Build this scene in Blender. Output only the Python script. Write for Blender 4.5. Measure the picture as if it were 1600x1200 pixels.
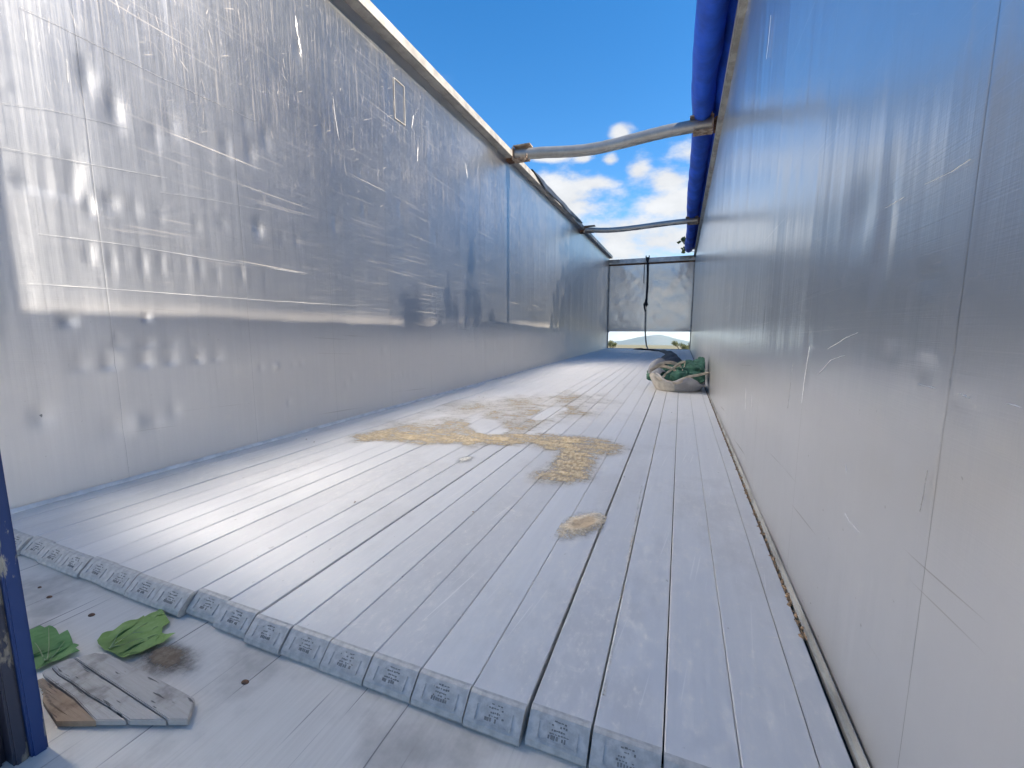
import bpy, bmesh, math, random
import numpy as np
from mathutils import Vector, Matrix, noise as mn

for o in list(bpy.data.objects):
    bpy.data.objects.remove(o)
scene = bpy.context.scene
COL = scene.collection
PI = math.pi
rad = math.radians
random.seed(7)
rng = np.random.default_rng(7)

# ------------------------------------------------------------------ camera
W, H, HR, LEN = 2.48, 2.81, 2.70, 13.9      # inner width, left/right wall height, front wall distance
CAM = Vector((2.1886, 0.0, 0.655))
YAW, PITCH, FPX = 0.3755, 0.1315, 663.92    # focal length in pixels of the 1600 px wide frame
fw = Vector((-math.sin(YAW)*math.cos(PITCH), math.cos(YAW)*math.cos(PITCH), -math.sin(PITCH)))
rt = Vector((math.cos(YAW), math.sin(YAW), 0))
up = rt.cross(fw)
cd = bpy.data.cameras.new('camera'); cam = bpy.data.objects.new('camera', cd); COL.objects.link(cam)
cam.matrix_world = Matrix(((rt.x, up.x, -fw.x, CAM.x), (rt.y, up.y, -fw.y, CAM.y), (rt.z, up.z, -fw.z, CAM.z), (0, 0, 0, 1)))
cd.sensor_fit = 'HORIZONTAL'; cd.sensor_width = 36; cd.lens = 36*FPX/1600
cd.clip_start = 0.01; cd.clip_end = 60000
scene.camera = cam

# ------------------------------------------------------------------ world
SUN_EL = 46.8
SKY_STRENGTH = 0.06
EXPOSURE = 1.75
world = bpy.data.worlds.new('World'); scene.world = world
world.use_nodes = True


class NT:
    """small helper round a node tree"""
    def __init__(s, tree): s.t = tree; s.n = tree.nodes; s.l = tree.links
    def new(s, typ, **kw):
        n = s.n.new(typ)
        for k, v in kw.items(): setattr(n, k, v)
        return n
    def put(s, sock, v):
        if isinstance(v, bpy.types.NodeSocket): s.l.new(v, sock)
        elif v is not None: sock.default_value = v
    def m(s, op, a, b=None, c=None, clamp=False):
        n = s.new('ShaderNodeMath', operation=op, use_clamp=clamp)
        for i, v in enumerate((a, b, c)):
            if v is not None: s.put(n.inputs[i], v)
        return n.outputs[0]
    def sstep(s, v, lo, hi, a=0.0, b=1.0):
        n = s.new('ShaderNodeMapRange', interpolation_type='SMOOTHSTEP')
        s.put(n.inputs[0], v)
        for i, x in enumerate((lo, hi, a, b)): s.put(n.inputs[i+1], x)
        return n.outputs[0]
    def lin(s, v, lo, hi, a=0.0, b=1.0):
        n = s.new('ShaderNodeMapRange')
        s.put(n.inputs[0], v)
        for i, x in enumerate((lo, hi, a, b)): s.put(n.inputs[i+1], x)
        return n.outputs[0]
    def vscale(s, v, sc, rot=(0, 0, 0), loc=(0, 0, 0)):
        n = s.new('ShaderNodeMapping')
        s.put(n.inputs['Vector'], v); n.inputs['Scale'].default_value = sc
        n.inputs['Rotation'].default_value = rot; n.inputs['Location'].default_value = loc
        return n.outputs[0]
    def noise(s, v, scale=1.0, detail=3, rough=.55, dist=0.0, dim='3D'):
        n = s.new('ShaderNodeTexNoise', noise_dimensions=dim)
        s.put(n.inputs['Vector'], v); n.inputs['Scale'].default_value = scale
        n.inputs['Detail'].default_value = detail; n.inputs['Roughness'].default_value = rough
        n.inputs['Distortion'].default_value = dist
        return n.outputs['Fac']
    def mix(s, f, a, b):
        n = s.new('ShaderNodeMix', data_type='RGBA')
        s.put(n.inputs['Factor'], f); s.put(n.inputs[6], a); s.put(n.inputs[7], b)
        return n.outputs[2]
    def mixf(s, f, a, b):
        n = s.new('ShaderNodeMix', data_type='FLOAT')
        s.put(n.inputs['Factor'], f); s.put(n.inputs[2], a); s.put(n.inputs[3], b)
        return n.outputs[0]
    def coord(s, which='Object'):
        return s.new('ShaderNodeTexCoord').outputs[which]
    def pos(s):
        return s.new('ShaderNodeNewGeometry').outputs['Position']
    def sep(s, v):
        n = s.new('ShaderNodeSeparateXYZ'); s.put(n.inputs[0], v); return n.outputs
    def comb(s, x, y, z):
        n = s.new('ShaderNodeCombineXYZ')
        for i, v in enumerate((x, y, z)): s.put(n.inputs[i], v)
        return n.outputs[0]
    def bump(s, h, strength=.3, dist=.01, nrm=None):
        n = s.new('ShaderNodeBump'); n.inputs['Strength'].default_value = strength
        n.inputs['Distance'].default_value = dist
        s.put(n.inputs['Height'], h)
        if nrm is not None: s.put(n.inputs['Normal'], nrm)
        return n.outputs[0]
    def principled(s, base, rough, metal=0.0, nrm=None, **kw):
        n = s.new('ShaderNodeBsdfPrincipled')
        s.put(n.inputs['Base Color'], base); s.put(n.inputs['Roughness'], rough); s.put(n.inputs['Metallic'], metal)
        if nrm is not None: s.put(n.inputs['Normal'], nrm)
        for k, v in kw.items(): s.put(n.inputs[k], v)
        return n.outputs[0]
    def mixsh(s, f, a, b):
        n = s.new('ShaderNodeMixShader'); s.put(n.inputs[0], f); s.l.new(a, n.inputs[1]); s.l.new(b, n.inputs[2])
        return n.outputs[0]
    def out(s, sh):
        o = s.new('ShaderNodeOutputMaterial'); s.l.new(sh, o.inputs['Surface'])


def rgb(r, g, b): return (r, g, b, 1)


def build_world():
    t = NT(world.node_tree); world.node_tree.nodes.clear()
    d = t.coord('Generated'); x, y, z = t.sep(d)
    zc = t.m('MAXIMUM', z, 0.02)
    sky = t.new('ShaderNodeTexSky', sky_type='NISHITA')
    sky.sun_disc = False; sky.sun_elevation = rad(SUN_EL); sky.sun_rotation = rad(90)
    sky.altitude = 400; sky.air_density = 1.0; sky.dust_density = 0.25; sky.ozone_density = 2.0
    t.l.new(t.comb(x, y, zc), sky.inputs['Vector'])
    hs = t.new('ShaderNodeHueSaturation'); hs.inputs['Saturation'].default_value = 1.36; hs.inputs['Value'].default_value = 1.2
    t.l.new(sky.outputs[0], hs.inputs['Color'])
    # clouds: azimuth / elevation in degrees, warped by noise
    az = t.m('MULTIPLY', t.m('ARCTAN2', x, y), 180/PI)
    el = t.m('MULTIPLY', t.m('ARCSINE', z), 180/PI)
    pl = t.comb(t.m('DIVIDE', x, t.m('ADD', zc, .12)), t.m('DIVIDE', y, t.m('ADD', zc, .12)), 0.0)
    n1 = t.noise(t.vscale(pl, (1, 1, 1), loc=(3.1, 1.7, 0)), 3.2, 7, .58)
    n2 = t.noise(t.comb(t.m('MULTIPLY', az, .16), t.m('MULTIPLY', el, .3), 4.0), 1.0, 6, .6)
    blobs = [(-14.5, 15.8, 5.5, 2.6), (-16.5, 12.0, 5.5, 2.6), (-11.5, 17.4, 3.2, 0.9), (-5.8, 18.4, 1.6, 1.3),
             (-2.2, 17.2, 3.4, 1.6), (-1.0, 14.6, 4.2, 1.9), (-8.0, 11.6, 7.5, 2.3), (-3.0, 10.5, 8, 3.2), (-12, 9.0, 10, 2.3),
             (-16.8, 20.5, 2.6, .5), (-12.5, 20.2, 1.2, .5), (-8.0, 22.6, 1.3, .9), (-9.3, 19.8, 1.0, .6), (1.5, 19.5, 3, 1.2),
             (4, 12, 8, 4), (-4, 3, 22, 3.8), (-18, 5.5, 9, 2)]
    f = None
    for a, e, ra, re in blobs:
        da = t.m('DIVIDE', t.m('SUBTRACT', az, a), ra); de = t.m('DIVIDE', t.m('SUBTRACT', el, e), re)
        g = t.m('SUBTRACT', 1.0, t.m('SQRT', t.m('ADD', t.m('MULTIPLY', da, da), t.m('MULTIPLY', de, de))))
        f = g if f is None else t.m('SMOOTH_MAX', f, g, .12)
    local = t.m('ADD', t.m('MULTIPLY', f, .9), t.m('MULTIPLY', t.m('SUBTRACT', n2, .5), 3.0))
    local = t.sstep(local, -0.42, .62)
    # elsewhere: broken fair-weather cloud, thickest towards the horizon
    cov = t.lin(el, 4, 45, .41, .60)
    gen = t.sstep(t.m('SUBTRACT', n1, cov), 0, .12)
    inview = t.m('MULTIPLY', t.sstep(t.m('ABSOLUTE', t.m('ADD', az, 8)), 34, 20), t.sstep(el, 62, 48))
    dens = t.m('MINIMUM', t.mixf(inview, gen, local), 1.0)
    shade = t.lin(n2, .35, .7, .84, 1.0)
    lum = 0.98/SKY_STRENGTH/2**EXPOSURE
    cl = t.new('ShaderNodeVectorMath', operation='SCALE'); cl.inputs[0].default_value = (lum*.97, lum*.985, lum)
    t.l.new(shade, cl.inputs['Scale'])
    colr = t.mix(t.m('MULTIPLY', dens, .96), hs.outputs[0], cl.outputs[0])
    bg = t.new('ShaderNodeBackground'); t.l.new(colr, bg.inputs[0]); bg.inputs[1].default_value = SKY_STRENGTH
    o = t.new('ShaderNodeOutputWorld'); t.l.new(bg.outputs[0], o.inputs[0])


build_world()
sd = bpy.data.lights.new('sun', 'SUN'); sd.energy = 5.0; sd.angle = rad(0.53); sd.color = (1, .90, .77)
sun = bpy.data.objects.new('sun', sd); COL.objects.link(sun)
sdir = Vector((math.cos(rad(SUN_EL)), 0.0, math.sin(rad(SUN_EL))))
sun.rotation_euler = sdir.to_track_quat('Z', 'Y').to_euler()
sun.location = (30, 5, 40)
vs = scene.view_settings
scene.display_settings.display_device = 'sRGB'
vs.view_transform = 'Standard'; vs.look = 'None'; vs.gamma = 1; vs.use_curve_mapping = False
vs.exposure = EXPOSURE
cy = scene.cycles
cy.use_denoising = True
cy.max_bounces = 9; cy.diffuse_bounces = 4; cy.glossy_bounces = 6; cy.transparent_max_bounces = 8
cy.sample_clamp_indirect = 40.0
cy.caustics_reflective = True
cy.blur_glossy = 0.25


# ------------------------------------------------------------------ helpers
def ray(px, py):
    return (fw + rt*((px-800)/FPX) - up*((py-600)/FPX)).normalized()


def on_z(px, py, z):
    """where the sight line through a point of the photograph meets a level surface"""
    d = ray(px, py); t = (z-CAM.z)/d.z
    return CAM + d*t


def link(name, me, mat=None, parent=None, smooth=False, loc=None):
    o = bpy.data.objects.new(name, me); COL.objects.link(o)
    if mat is not None and len(me.materials) == 0: me.materials.append(mat)
    if parent is not None: o.parent = parent
    if loc is not None: o.location = loc
    if smooth: me.shade_smooth()
    return o


def mesh(name, verts, faces):
    me = bpy.data.meshes.new(name); me.from_pydata([tuple(v) for v in verts], [], faces); me.update(); return me


def empty(name, loc=(0, 0, 0)):
    o = bpy.data.objects.new(name, None); COL.objects.link(o); o.location = loc; o.empty_display_size = .1; return o


def tag(o, label, cat, group=None, kind=None):
    o['label'] = label; o['category'] = cat
    if group: o['group'] = group
    if kind: o['kind'] = kind
    return o


class MB:
    """collects simple shapes into one mesh"""
    def __init__(s): s.v = []; s.f = []
    def add(s, verts, faces):
        b = len(s.v); s.v += [tuple(v) for v in verts]; s.f += [[i+b for i in f] for f in faces]; return s
    def box(s, x0, x1, y0, y1, z0, z1):
        v = [(x0, y0, z0), (x1, y0, z0), (x1, y1, z0), (x0, y1, z0), (x0, y0, z1), (x1, y0, z1), (x1, y1, z1), (x0, y1, z1)]
        return s.add(v, [(0, 3, 2, 1), (4, 5, 6, 7), (0, 1, 5, 4), (1, 2, 6, 5), (2, 3, 7, 6), (3, 0, 4, 7)])
    def tube(s, pts, r, n=10, squash=1.0, caps=True):
        pts = [Vector(p) for p in pts]; m = len(pts)
        rs = r if isinstance(r, (list, tuple)) else [r]*m
        rings = []
        for i, p in enumerate(pts):
            t = (pts[min(i+1, m-1)] - pts[max(i-1, 0)]).normalized()
            a = Vector((0, 0, 1)) if abs(t.z) < .9 else Vector((1, 0, 0))
            u = t.cross(a).normalized(); w = u.cross(t).normalized()
            rings.append([p + u*(math.cos(2*PI*k/n)*rs[i]*squash) + w*(math.sin(2*PI*k/n)*rs[i]) for k in range(n)])
        v = [q for R in rings for q in R]; f = []
        for i in range(m-1):
            for k in range(n):
                f.append((i*n+k, i*n+(k+1) % n, (i+1)*n+(k+1) % n, (i+1)*n+k))
        if caps:
            f.append(tuple(range(n))[::-1]); f.append(tuple((m-1)*n+k for k in range(n)))
        return s.add(v, f)
    def prism(s, poly, z0, z1):
        n = len(poly)
        v = [(p[0], p[1], z0) for p in poly] + [(p[0], p[1], z1) for p in poly]
        area = sum(poly[i][0]*poly[(i+1) % n][1]-poly[(i+1) % n][0]*poly[i][1] for i in range(n))
        idx = list(range(n)) if area > 0 else list(range(n))[::-1]
        f = [tuple(reversed(idx)), tuple(i+n for i in idx)]
        for a in range(n):
            i, j = idx[a], idx[(a+1) % n]; f.append((i, j, j+n, i+n))
        return s.add(v, f)
    def mesh(s, name): return mesh(name, s.v, s.f)
    def obj(s, name, mat, parent=None, smooth=False, bevel=0.0, loc=None):
        me = s.mesh(name)
        if bevel > 0:
            bm = bmesh.new(); bm.from_mesh(me)
            bmesh.ops.remove_doubles(bm, verts=bm.verts, dist=1e-6)
            es = [e for e in bm.edges if len(e.link_faces) == 2 and e.calc_face_angle(0) > .5]
            bmesh.ops.bevel(bm, geom=es, offset=bevel, segments=2, affect='EDGES', clamp_overlap=True)
            bm.to_mesh(me); bm.free()
        o = link(name, me, mat, parent, loc=loc)
        if smooth:
            me.shade_smooth()
            me.set_sharp_from_angle(angle=rad(40))
        return o


def grid_mesh(name, fn, us, vs_):
    """fn(u, v) arrays -> (x, y, z); quads over the u, v grid"""
    U, V = np.meshgrid(us, vs_, indexing='ij')
    X, Y, Z = fn(U, V)
    P = np.stack([X, Y, Z], -1).reshape(-1, 3)
    nu, nv = len(us), len(vs_)
    i = (np.arange(nu-1)[:, None]*nv + np.arange(nv-1)[None]).ravel()
    F = np.stack([i, i+nv, i+nv+1, i+1], 1)
    me = bpy.data.meshes.new(name)
    me.vertices.add(len(P)); me.vertices.foreach_set('co', P.astype(np.float32).ravel())
    me.loops.add(F.size); me.loops.foreach_set('vertex_index', F.astype(np.int32).ravel())
    me.polygons.add(len(F)); me.polygons.foreach_set('loop_start', np.arange(0, F.size, 4, dtype=np.int32))
    me.update(calc_edges=True); me.validate()
    return me


def flip(me):
    me.flip_normals(); return me


def vnoise(X, Y, seed, octaves=4):
    """value noise on arrays"""
    out = np.zeros_like(X, dtype=float); amp = 1.0; tot = 0
    r = np.random.default_rng(seed)
    T = r.random((256, 256))
    for o in range(octaves):
        fx, fy = X*2**o + 17.3*o, Y*2**o + 5.1*o
        ix, iy = np.floor(fx).astype(int), np.floor(fy).astype(int)
        tx, ty = fx-ix, fy-iy; tx = tx*tx*(3-2*tx); ty = ty*ty*(3-2*ty)
        g = lambda a, b: T[a % 256, b % 256]
        out += amp*((g(ix, iy)*(1-tx)+g(ix+1, iy)*tx)*(1-ty)+(g(ix, iy+1)*(1-tx)+g(ix+1, iy+1)*tx)*ty)
        tot += amp; amp *= .5
    return out/tot


# ------------------------------------------------------------------ materials
def new_mat(name):
    m = bpy.data.materials.new(name); m.use_nodes = True; m.node_tree.nodes.clear(); return m, NT(m.node_tree)


def scratches(t, p, angle, along, across, lo, hi, seed):
    """thin streaks running at an angle in the wall plane (y along, z up)"""
    v = t.vscale(p, (1, 1, 1), rot=(angle, 0, 0), loc=(0, seed*1.37, seed*.71))
    v = t.vscale(v, (0, along, across))
    return t.sstep(t.noise(v, 1.0, 2, .5), lo, hi)


def wall_metal(name, left, front=False):
    m, t = new_mat(name)
    p = t.pos(); x, y, z = t.sep(p)
    patch = t.noise(t.vscale(p, (0, 1.1, 1.5), loc=(0, 3, 1)), 1.0, 4, .6)
    fine = t.noise(t.vscale(p, (0, 26, 26)), 1.0, 4, .65)
    brush_h = t.noise(t.vscale(p, (0, 3.0, 420)), 1.0, 2, .6)          # rolled grain along the trailer
    brush_v = t.noise(t.vscale(p, (0, 170, 2.4)), 1.0, 3, .6)
    ripple = t.noise(t.vscale(p, (0, 9, .55)), 1.0, 3, .5)
    lowz = t.sstep(z, .82, .42) if left else t.sstep(z, .70, .34)
    topz = t.sstep(z, 1.1, 2.2)
    # scratch marks
    brk = t.sstep(t.noise(t.vscale(p, (0, 1.6, 2.2), loc=(0, 9, 4)), 1.0, 3, .6), .42, .6)
    s = t.m('MULTIPLY', scratches(t, p, .03, .55, 95, .66, .72, 1), brk)
    for a, al, ac, lo, sd_ in ((.0, 1.4, 210, .655, 2), (-.5, 7, 120, .70, 3), (.75, 9, 130, .70, 4), (1.35, 8, 120, .69, 5), (1.65, 6, 150, .69, 6), (-1.2, 10, 140, .71, 7)):
        k = scratches(t, p, a, al, ac, lo, lo+.05, sd_)
        if abs(a) > .2: k = t.m('MULTIPLY', k, t.m('ADD', .25, t.m('MULTIPLY', topz, .9)) if left else .35)
        else: k = t.m('MULTIPLY', k, .5)
        s = t.m('MAXIMUM', s, k)
    s = t.m('MULTIPLY', s, .42 if left else .13)
    dark = t.m('MULTIPLY', scratches(t, p, .06, 1.1, 70, .70, .74, 8), t.m('ADD', t.m('MULTIPLY', lowz, .7), .1))
    specks = t.sstep(t.noise(t.vscale(p, (0, 60, 60), loc=(0, 7, 7)), 1.0, 2, .5), .73, .77)
    dark = t.m('MAXIMUM', dark, t.m('MULTIPLY', specks, t.m('ADD', .15, t.m('MULTIPLY', lowz, .6))))
    smear = t.m('MULTIPLY', t.sstep(brush_v, .5, .74), t.m('MULTIPLY', topz, .36 if left else .12))
    base = t.mix(patch, rgb(.51, .525, .545), rgb(.635, .645, .66)) if left else t.mix(patch, rgb(.58, .60, .625), rgb(.66, .675, .70))
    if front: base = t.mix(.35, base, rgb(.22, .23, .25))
    base = t.mix(t.m('MULTIPLY', dark, .75), base, rgb(.12, .11, .10))
    h = t.m('ADD', t.m('MULTIPLY', ripple, 1.0), t.m('MULTIPLY', brush_v, .05))
    vst = t.noise(t.vscale(p, (0, 38, .8), loc=(0, 2, 3)), 1.0, 3, .6)
    h = t.m('ADD', h, t.m('MULTIPLY', t.m('MULTIPLY', vst, t.m('ADD', .3, topz)), .16))
    n1 = t.bump(h, .42 if left else .5, .008)
    h2 = t.m('ADD', t.m('MULTIPLY', brush_h, .6), t.m('MULTIPLY', fine, .4 if left else .12))
    h2 = t.m('ADD', h2, t.m('MULTIPLY', s, -.7))
    n2 = t.bump(h2, .10, .004, n1)
    r1 = t.m('ADD', t.m('MULTIPLY', fine, .08 if left else .03), t.m('ADD', t.lin(patch, .3, .7, .285, .335) if left else t.lin(patch, .3, .7, .15, .19), t.m('MULTIPLY', t.sstep(z, .72, .40), .10 if left else .035)))
    r2 = t.m('ADD', t.m('MULTIPLY', fine, .12), .44 if left else .33)
    tang = t.comb(0.0, 0.0, 1.0) if not front else t.comb(0.0, 0.0, 1.0)
    sharp = t.principled(base, r1, 1.0, n2, **{'Anisotropic': .88 if left else .55, 'Tangent': tang})
    rough = t.principled(base, r2, 1.0, n2)
    metal = t.mixsh(t.m('ADD', t.m('MULTIPLY', patch, .12), t.m('ADD', .08 if left else .33, t.m('MULTIPLY', lowz, .20 if left else .5))), sharp, rough)
    film_bounce = t.principled(t.mix(patch, rgb(.74, .66, .565), rgb(.82, .75, .665)), .65, 0.0, n2)  # dull film; its warm tone, strongest low down, also paints in bounced light
    ff = t.m('ADD', t.m('MULTIPLY', patch, .12), t.m('ADD', t.m('MULTIPLY', lowz, .62 if left else .24), -.085 if left else -.08))
    ff = t.m('ADD', ff, t.m('MULTIPLY', smear, .6))
    ff = t.m('MAXIMUM', ff, t.m('MULTIPLY', s, .6), None, True)
    t.out(t.mixsh(ff, metal, film_bounce))
    return m


def plank_metal():
    m, t = new_mat('plank_aluminium')
    p = t.pos(); x, y, z = t.sep(p)
    oi = t.new('ShaderNodeObjectInfo').outputs['Random']
    sh = t.comb(t.m('ADD', x, t.m('MULTIPLY', oi, 7)), y, t.m('MULTIPLY', oi, 30))
    grain = t.noise(t.vscale(sh, (210, 1.6, 1)), 1.0, 3, .6)
    broad = t.noise(t.vscale(p, (1.3, .8, 1), loc=(2, 5, 0)), 1.0, 5, .6)
    mott = t.noise(t.vscale(sh, (52, 26, 1)), 1.0, 6, .72)
    streak = t.noise(t.vscale(sh, (40, 1.1, 1)), 1.0, 4, .65)
    scuff = t.sstep(t.noise(t.vscale(p, (9, 16, 1), rot=(0, 0, .5)), 1.0, 3, .6, .6), .66, .74)
    powder = t.m('MULTIPLY', t.sstep(mott, .46, .74), t.sstep(broad, .38, .66))
    far = t.sstep(y, 2.4, 4.2)
    base = t.mix(streak, rgb(.60, .61, .625), rgb(.76, .765, .77))
    base = t.mix(t.m('MULTIPLY', oi, .5), base, rgb(.42, .43, .45))
    spots = t.sstep(t.noise(t.vscale(p, (46, 30, 1), loc=(1, 1, 0)), 1.0, 2, .5), .735, .775)
    grime = t.m('MULTIPLY', t.sstep(t.noise(t.vscale(p, (3.2, 2.0, 1), loc=(8, 1, 0)), 1.0, 6, .68), .48, .66), .45)
    base = t.mix(grime, base, rgb(.42, .42, .43))
    scr = t.sstep(t.noise(t.vscale(t.vscale(p, (1, 1, 1), rot=(0, 0, .12)), (150, 2.2, 1)), 1.0, 2, .5), .66, .72)
    base = t.mix(t.m('MULTIPLY', scr, .6), base, rgb(.86, .85, .83))
    base = t.mix(t.m('MULTIPLY', spots, .6), base, rgb(.13, .12, .11))
    hgt = t.m('ADD', t.m('MULTIPLY', grain, .5), t.m('ADD', t.m('MULTIPLY', mott, .5), t.m('MULTIPLY', streak, .7)))
    nrm = t.bump(hgt, .22, .002)
    met = t.principled(base, t.m('ADD', .52, t.m('MULTIPLY', mott, .2)), 1.0, nrm)
    dust = t.principled(t.mix(mott, rgb(.58, .55, .505), rgb(.74, .71, .665)), .75, 0.0, nrm)
    flk = t.m('MULTIPLY', t.sstep(t.noise(t.vscale(sh, (120, 75, 1)), 1.0, 3, .6), .55, .72), t.sstep(mott, .40, .62))
    f = t.m('ADD', t.m('ADD', t.m('MULTIPLY', powder, .45), t.m('MULTIPLY', flk, .45)), t.m('ADD', .41, t.m('MULTIPLY', far, .25)))
    f = t.m('ADD', f, t.m('MULTIPLY', scuff, .35), None, True)
    t.out(t.mixsh(f, met, dust))
    return m


def simple(name, base, rough=.6, metal=0.0, var=.25, scale=12, bump=.15, base2=None, detail=4):
    m, t = new_mat(name)
    p = t.coord()
    n = t.noise(p, scale, detail, .6); nf = t.noise(p, scale*7, 3, .6)
    b2 = base2 or tuple(c*(1-var) for c in base[:3])
    col = t.mix(t.sstep(n, .35, .68), rgb(*base[:3]), rgb(*b2[:3]))
    nrm = t.bump(t.m('ADD', n, t.m('MULTIPLY', nf, .4)), bump, .006)
    t.out(t.principled(col, t.m('ADD', t.m('MULTIPLY', nf, .2), rough-.1), metal, nrm))
    return m


def worn_paint(name, base, under, amount, rough=.45):
    m, t = new_mat(name)
    p = t.coord()
    n = t.noise(t.vscale(p, (14, 14, 5)), 1.0, 6, .7); sc = t.noise(p, 3, 3, .5)
    w = t.sstep(t.m('ADD', n, t.m('MULTIPLY', sc, .3)), .80-amount, .84-amount)
    col = t.mix(w, t.mix(sc, rgb(*base), rgb(*[c*.6 for c in base])), rgb(*under))
    t.out(t.principled(col, t.mixf(w, rough, .75), 0.0, t.bump(t.m('MULTIPLY', w, -1.0), .3, .002)))
    return m


def dusting(name, c1, c2, grain=90, fibre=(40, 90), grip=.16, core=None):
    """loose material lying on a thin sheet: it breaks up into grains where the sheet's density falls"""
    m, t = new_mat(name)
    p = t.pos()
    at = t.new('ShaderNodeAttribute', attribute_name='amount').outputs['Fac']
    g = t.noise(t.vscale(p, (fibre[0], fibre[1], 40), rot=(0, 0, .3)), 1.0, 5, .7)
    g2 = t.noise(p, grain, 3, .7)
    g3 = t.noise(p, 16, 5, .65)
    gr = t.m('ADD', t.m('MULTIPLY', g, .45), t.m('ADD', t.m('MULTIPLY', g2, .3), t.m('MULTIPLY', g3, .25)))
    g4 = t.noise(t.vscale(p, (7, 22, 1), rot=(0, 0, .9)), 1.0, 4, .7)
    gr = t.m('ADD', t.m('MULTIPLY', gr, .6), t.m('MULTIPLY', g4, .4))
    a = t.m('MULTIPLY', t.sstep(at, -.22, .85), t.sstep(t.m('ADD', gr, t.m('MULTIPLY', at, grip)), .45, .68, .12, .92))
    col = t.mix(t.sstep(g, .38, .62), rgb(*c1), rgb(*c2))
    col = t.mix(t.sstep(g2, .5, .7), col, rgb(*[c*.55 for c in c2]))
    if core: col = t.mix(t.m('MULTIPLY', t.sstep(t.m('ADD', at, t.m('MULTIPLY', g, .5)), 1.02, 1.22), .85), col, rgb(*core))
    t.out(t.principled(col, .9, 0.0, t.bump(t.m('ADD', g, g2), .5, .006), Alpha=a))
    return m


M = {}
M['wall_left'] = wall_metal('wall_aluminium_scuffed', True)
M['wall_right'] = wall_metal('wall_aluminium_polished', False)
M['plank'] = plank_metal()
M['cap'] = simple('cast_end_cap', (.50, .485, .46), .6, .3, .25, 60, .10)
M['cap_mark'] = simple('cast_mark_dark', (.24, .235, .225), .8, .2, .3, 60, .1)  # raised marks, toned darker than the cap
M['rail'] = simple('rail_aluminium', (.44, .425, .395), .55, .6, .3, 9, .15)
M['skirt'] = simple('skirting_pale', (.66, .65, .63), .6, .2, .25, 12, .1)
M['rail_grey'] = simple('rail_grey_dirty', (.40, .39, .36), .6, .35, .4, 8, .2)
M['beam'] = simple('front_beam_paint', (.55, .55, .54), .5, .2, .3, 6, .1)
M['dark_gap'] = simple('dark_rubber', (.012, .012, .014), .8, 0, .3)
M['under'] = simple('under_floor_dark', (.02, .02, .02), .9, 0, .3)
M['rust'] = simple('rust', (.15, .07, .035), .85, .1, .5, 40, .5, (.05, .03, .02))
M['bracket'] = simple('bracket_rusty_steel', (.42, .35, .28), .7, .3, .5, 24, .4, (.16, .09, .05))
M['bow'] = simple('bow_galvanised', (.33, .335, .33), .42, .7, .3, 7, .15, (.27, .27, .26))
M['blue_tarp'] = simple('blue_tarpaulin', (.004, .085, .62), .7, 0, .4, 3, .2)
M['flap'] = simple('dark_tarpaulin', (.02, .03, .05), .55, 0, .4, 6, .3)
M['door_blue'] = worn_paint('door_blue_paint', (.006, .03, .17), (.24, .24, .22), .10)
M['door_dark'] = worn_paint('door_gap_paint', (.006, .01, .03), (.15, .15, .14), .14)
M['door_worn'] = worn_paint('door_worn_edge', (.02, .03, .06), (.13, .13, .12), .18)
M['door_lip'] = worn_paint('door_lip_paint', (.006, .036, .16), (.22, .23, .22), .06)
M['strap_black'] = simple('strap_black', (.014, .015, .02), .8, 0, .4, 30, .3)
M['strap_tan'] = simple('strap_tan', (.36, .33, .28), .85, 0, .4, 30, .3)
M['bag_white'] = simple('bag_woven_white', (.55, .50, .43), .85, 0, .25, 9, .7, (.36, .32, .27))
M['bag_grey'] = simple('bag_grey_lining', (.20, .20, .21), .8, 0, .35, 9, .4)
M['bag_strap'] = simple('bag_strap_beige', (.50, .42, .32), .85, 0, .3, 20, .3)
M['net'] = simple('green_netting', (.05, .14, .09), .9, 0, .5, 16, .9, (.018, .06, .04), 6)
M['black_sheet'] = simple('black_rubber_sheet', (.012, .012, .015), .6, 0, .4, 8, .4)
M['ground'] = simple('gravel_yard', (.46, .42, .36), .95, 0, .3, .9, .3, (.36, .33, .28), 8)
M['field'] = simple('dry_field', (.30, .27, .12), .95, 0, .4, .06, .1, (.17, .19, .07), 6)
M['mountain'] = simple('mountain_forest', (.05, .075, .055), .95, 0, .4, .004, .1, (.09, .10, .08))
M['bark'] = simple('bark', (.16, .13, .10), .9, 0, .5, 9, .6)


def sill_metal():
    m, t = new_mat('sill_weathered')
    p = t.pos()
    g = t.noise(t.vscale(p, (120, 5, 1)), 1.0, 4, .65); b = t.noise(p, 6, 5, .6)
    lines = t.sstep(t.noise(t.vscale(p, (75, 1.2, 1), loc=(3, 1, 0)), 1.0, 2, .5), .66, .71)
    col = t.mix(g, rgb(.50, .465, .415), rgb(.68, .64, .58))
    col = t.mix(t.sstep(b, .45, .75), col, rgb(.36, .335, .30))
    col = t.mix(t.m('MULTIPLY', lines, .8), col, rgb(.12, .115, .11))
    t.out(t.principled(col, .62, .15, t.bump(t.m('ADD', g, t.m('MULTIPLY', lines, -1.0)), .3, .003)))
    return m


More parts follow.
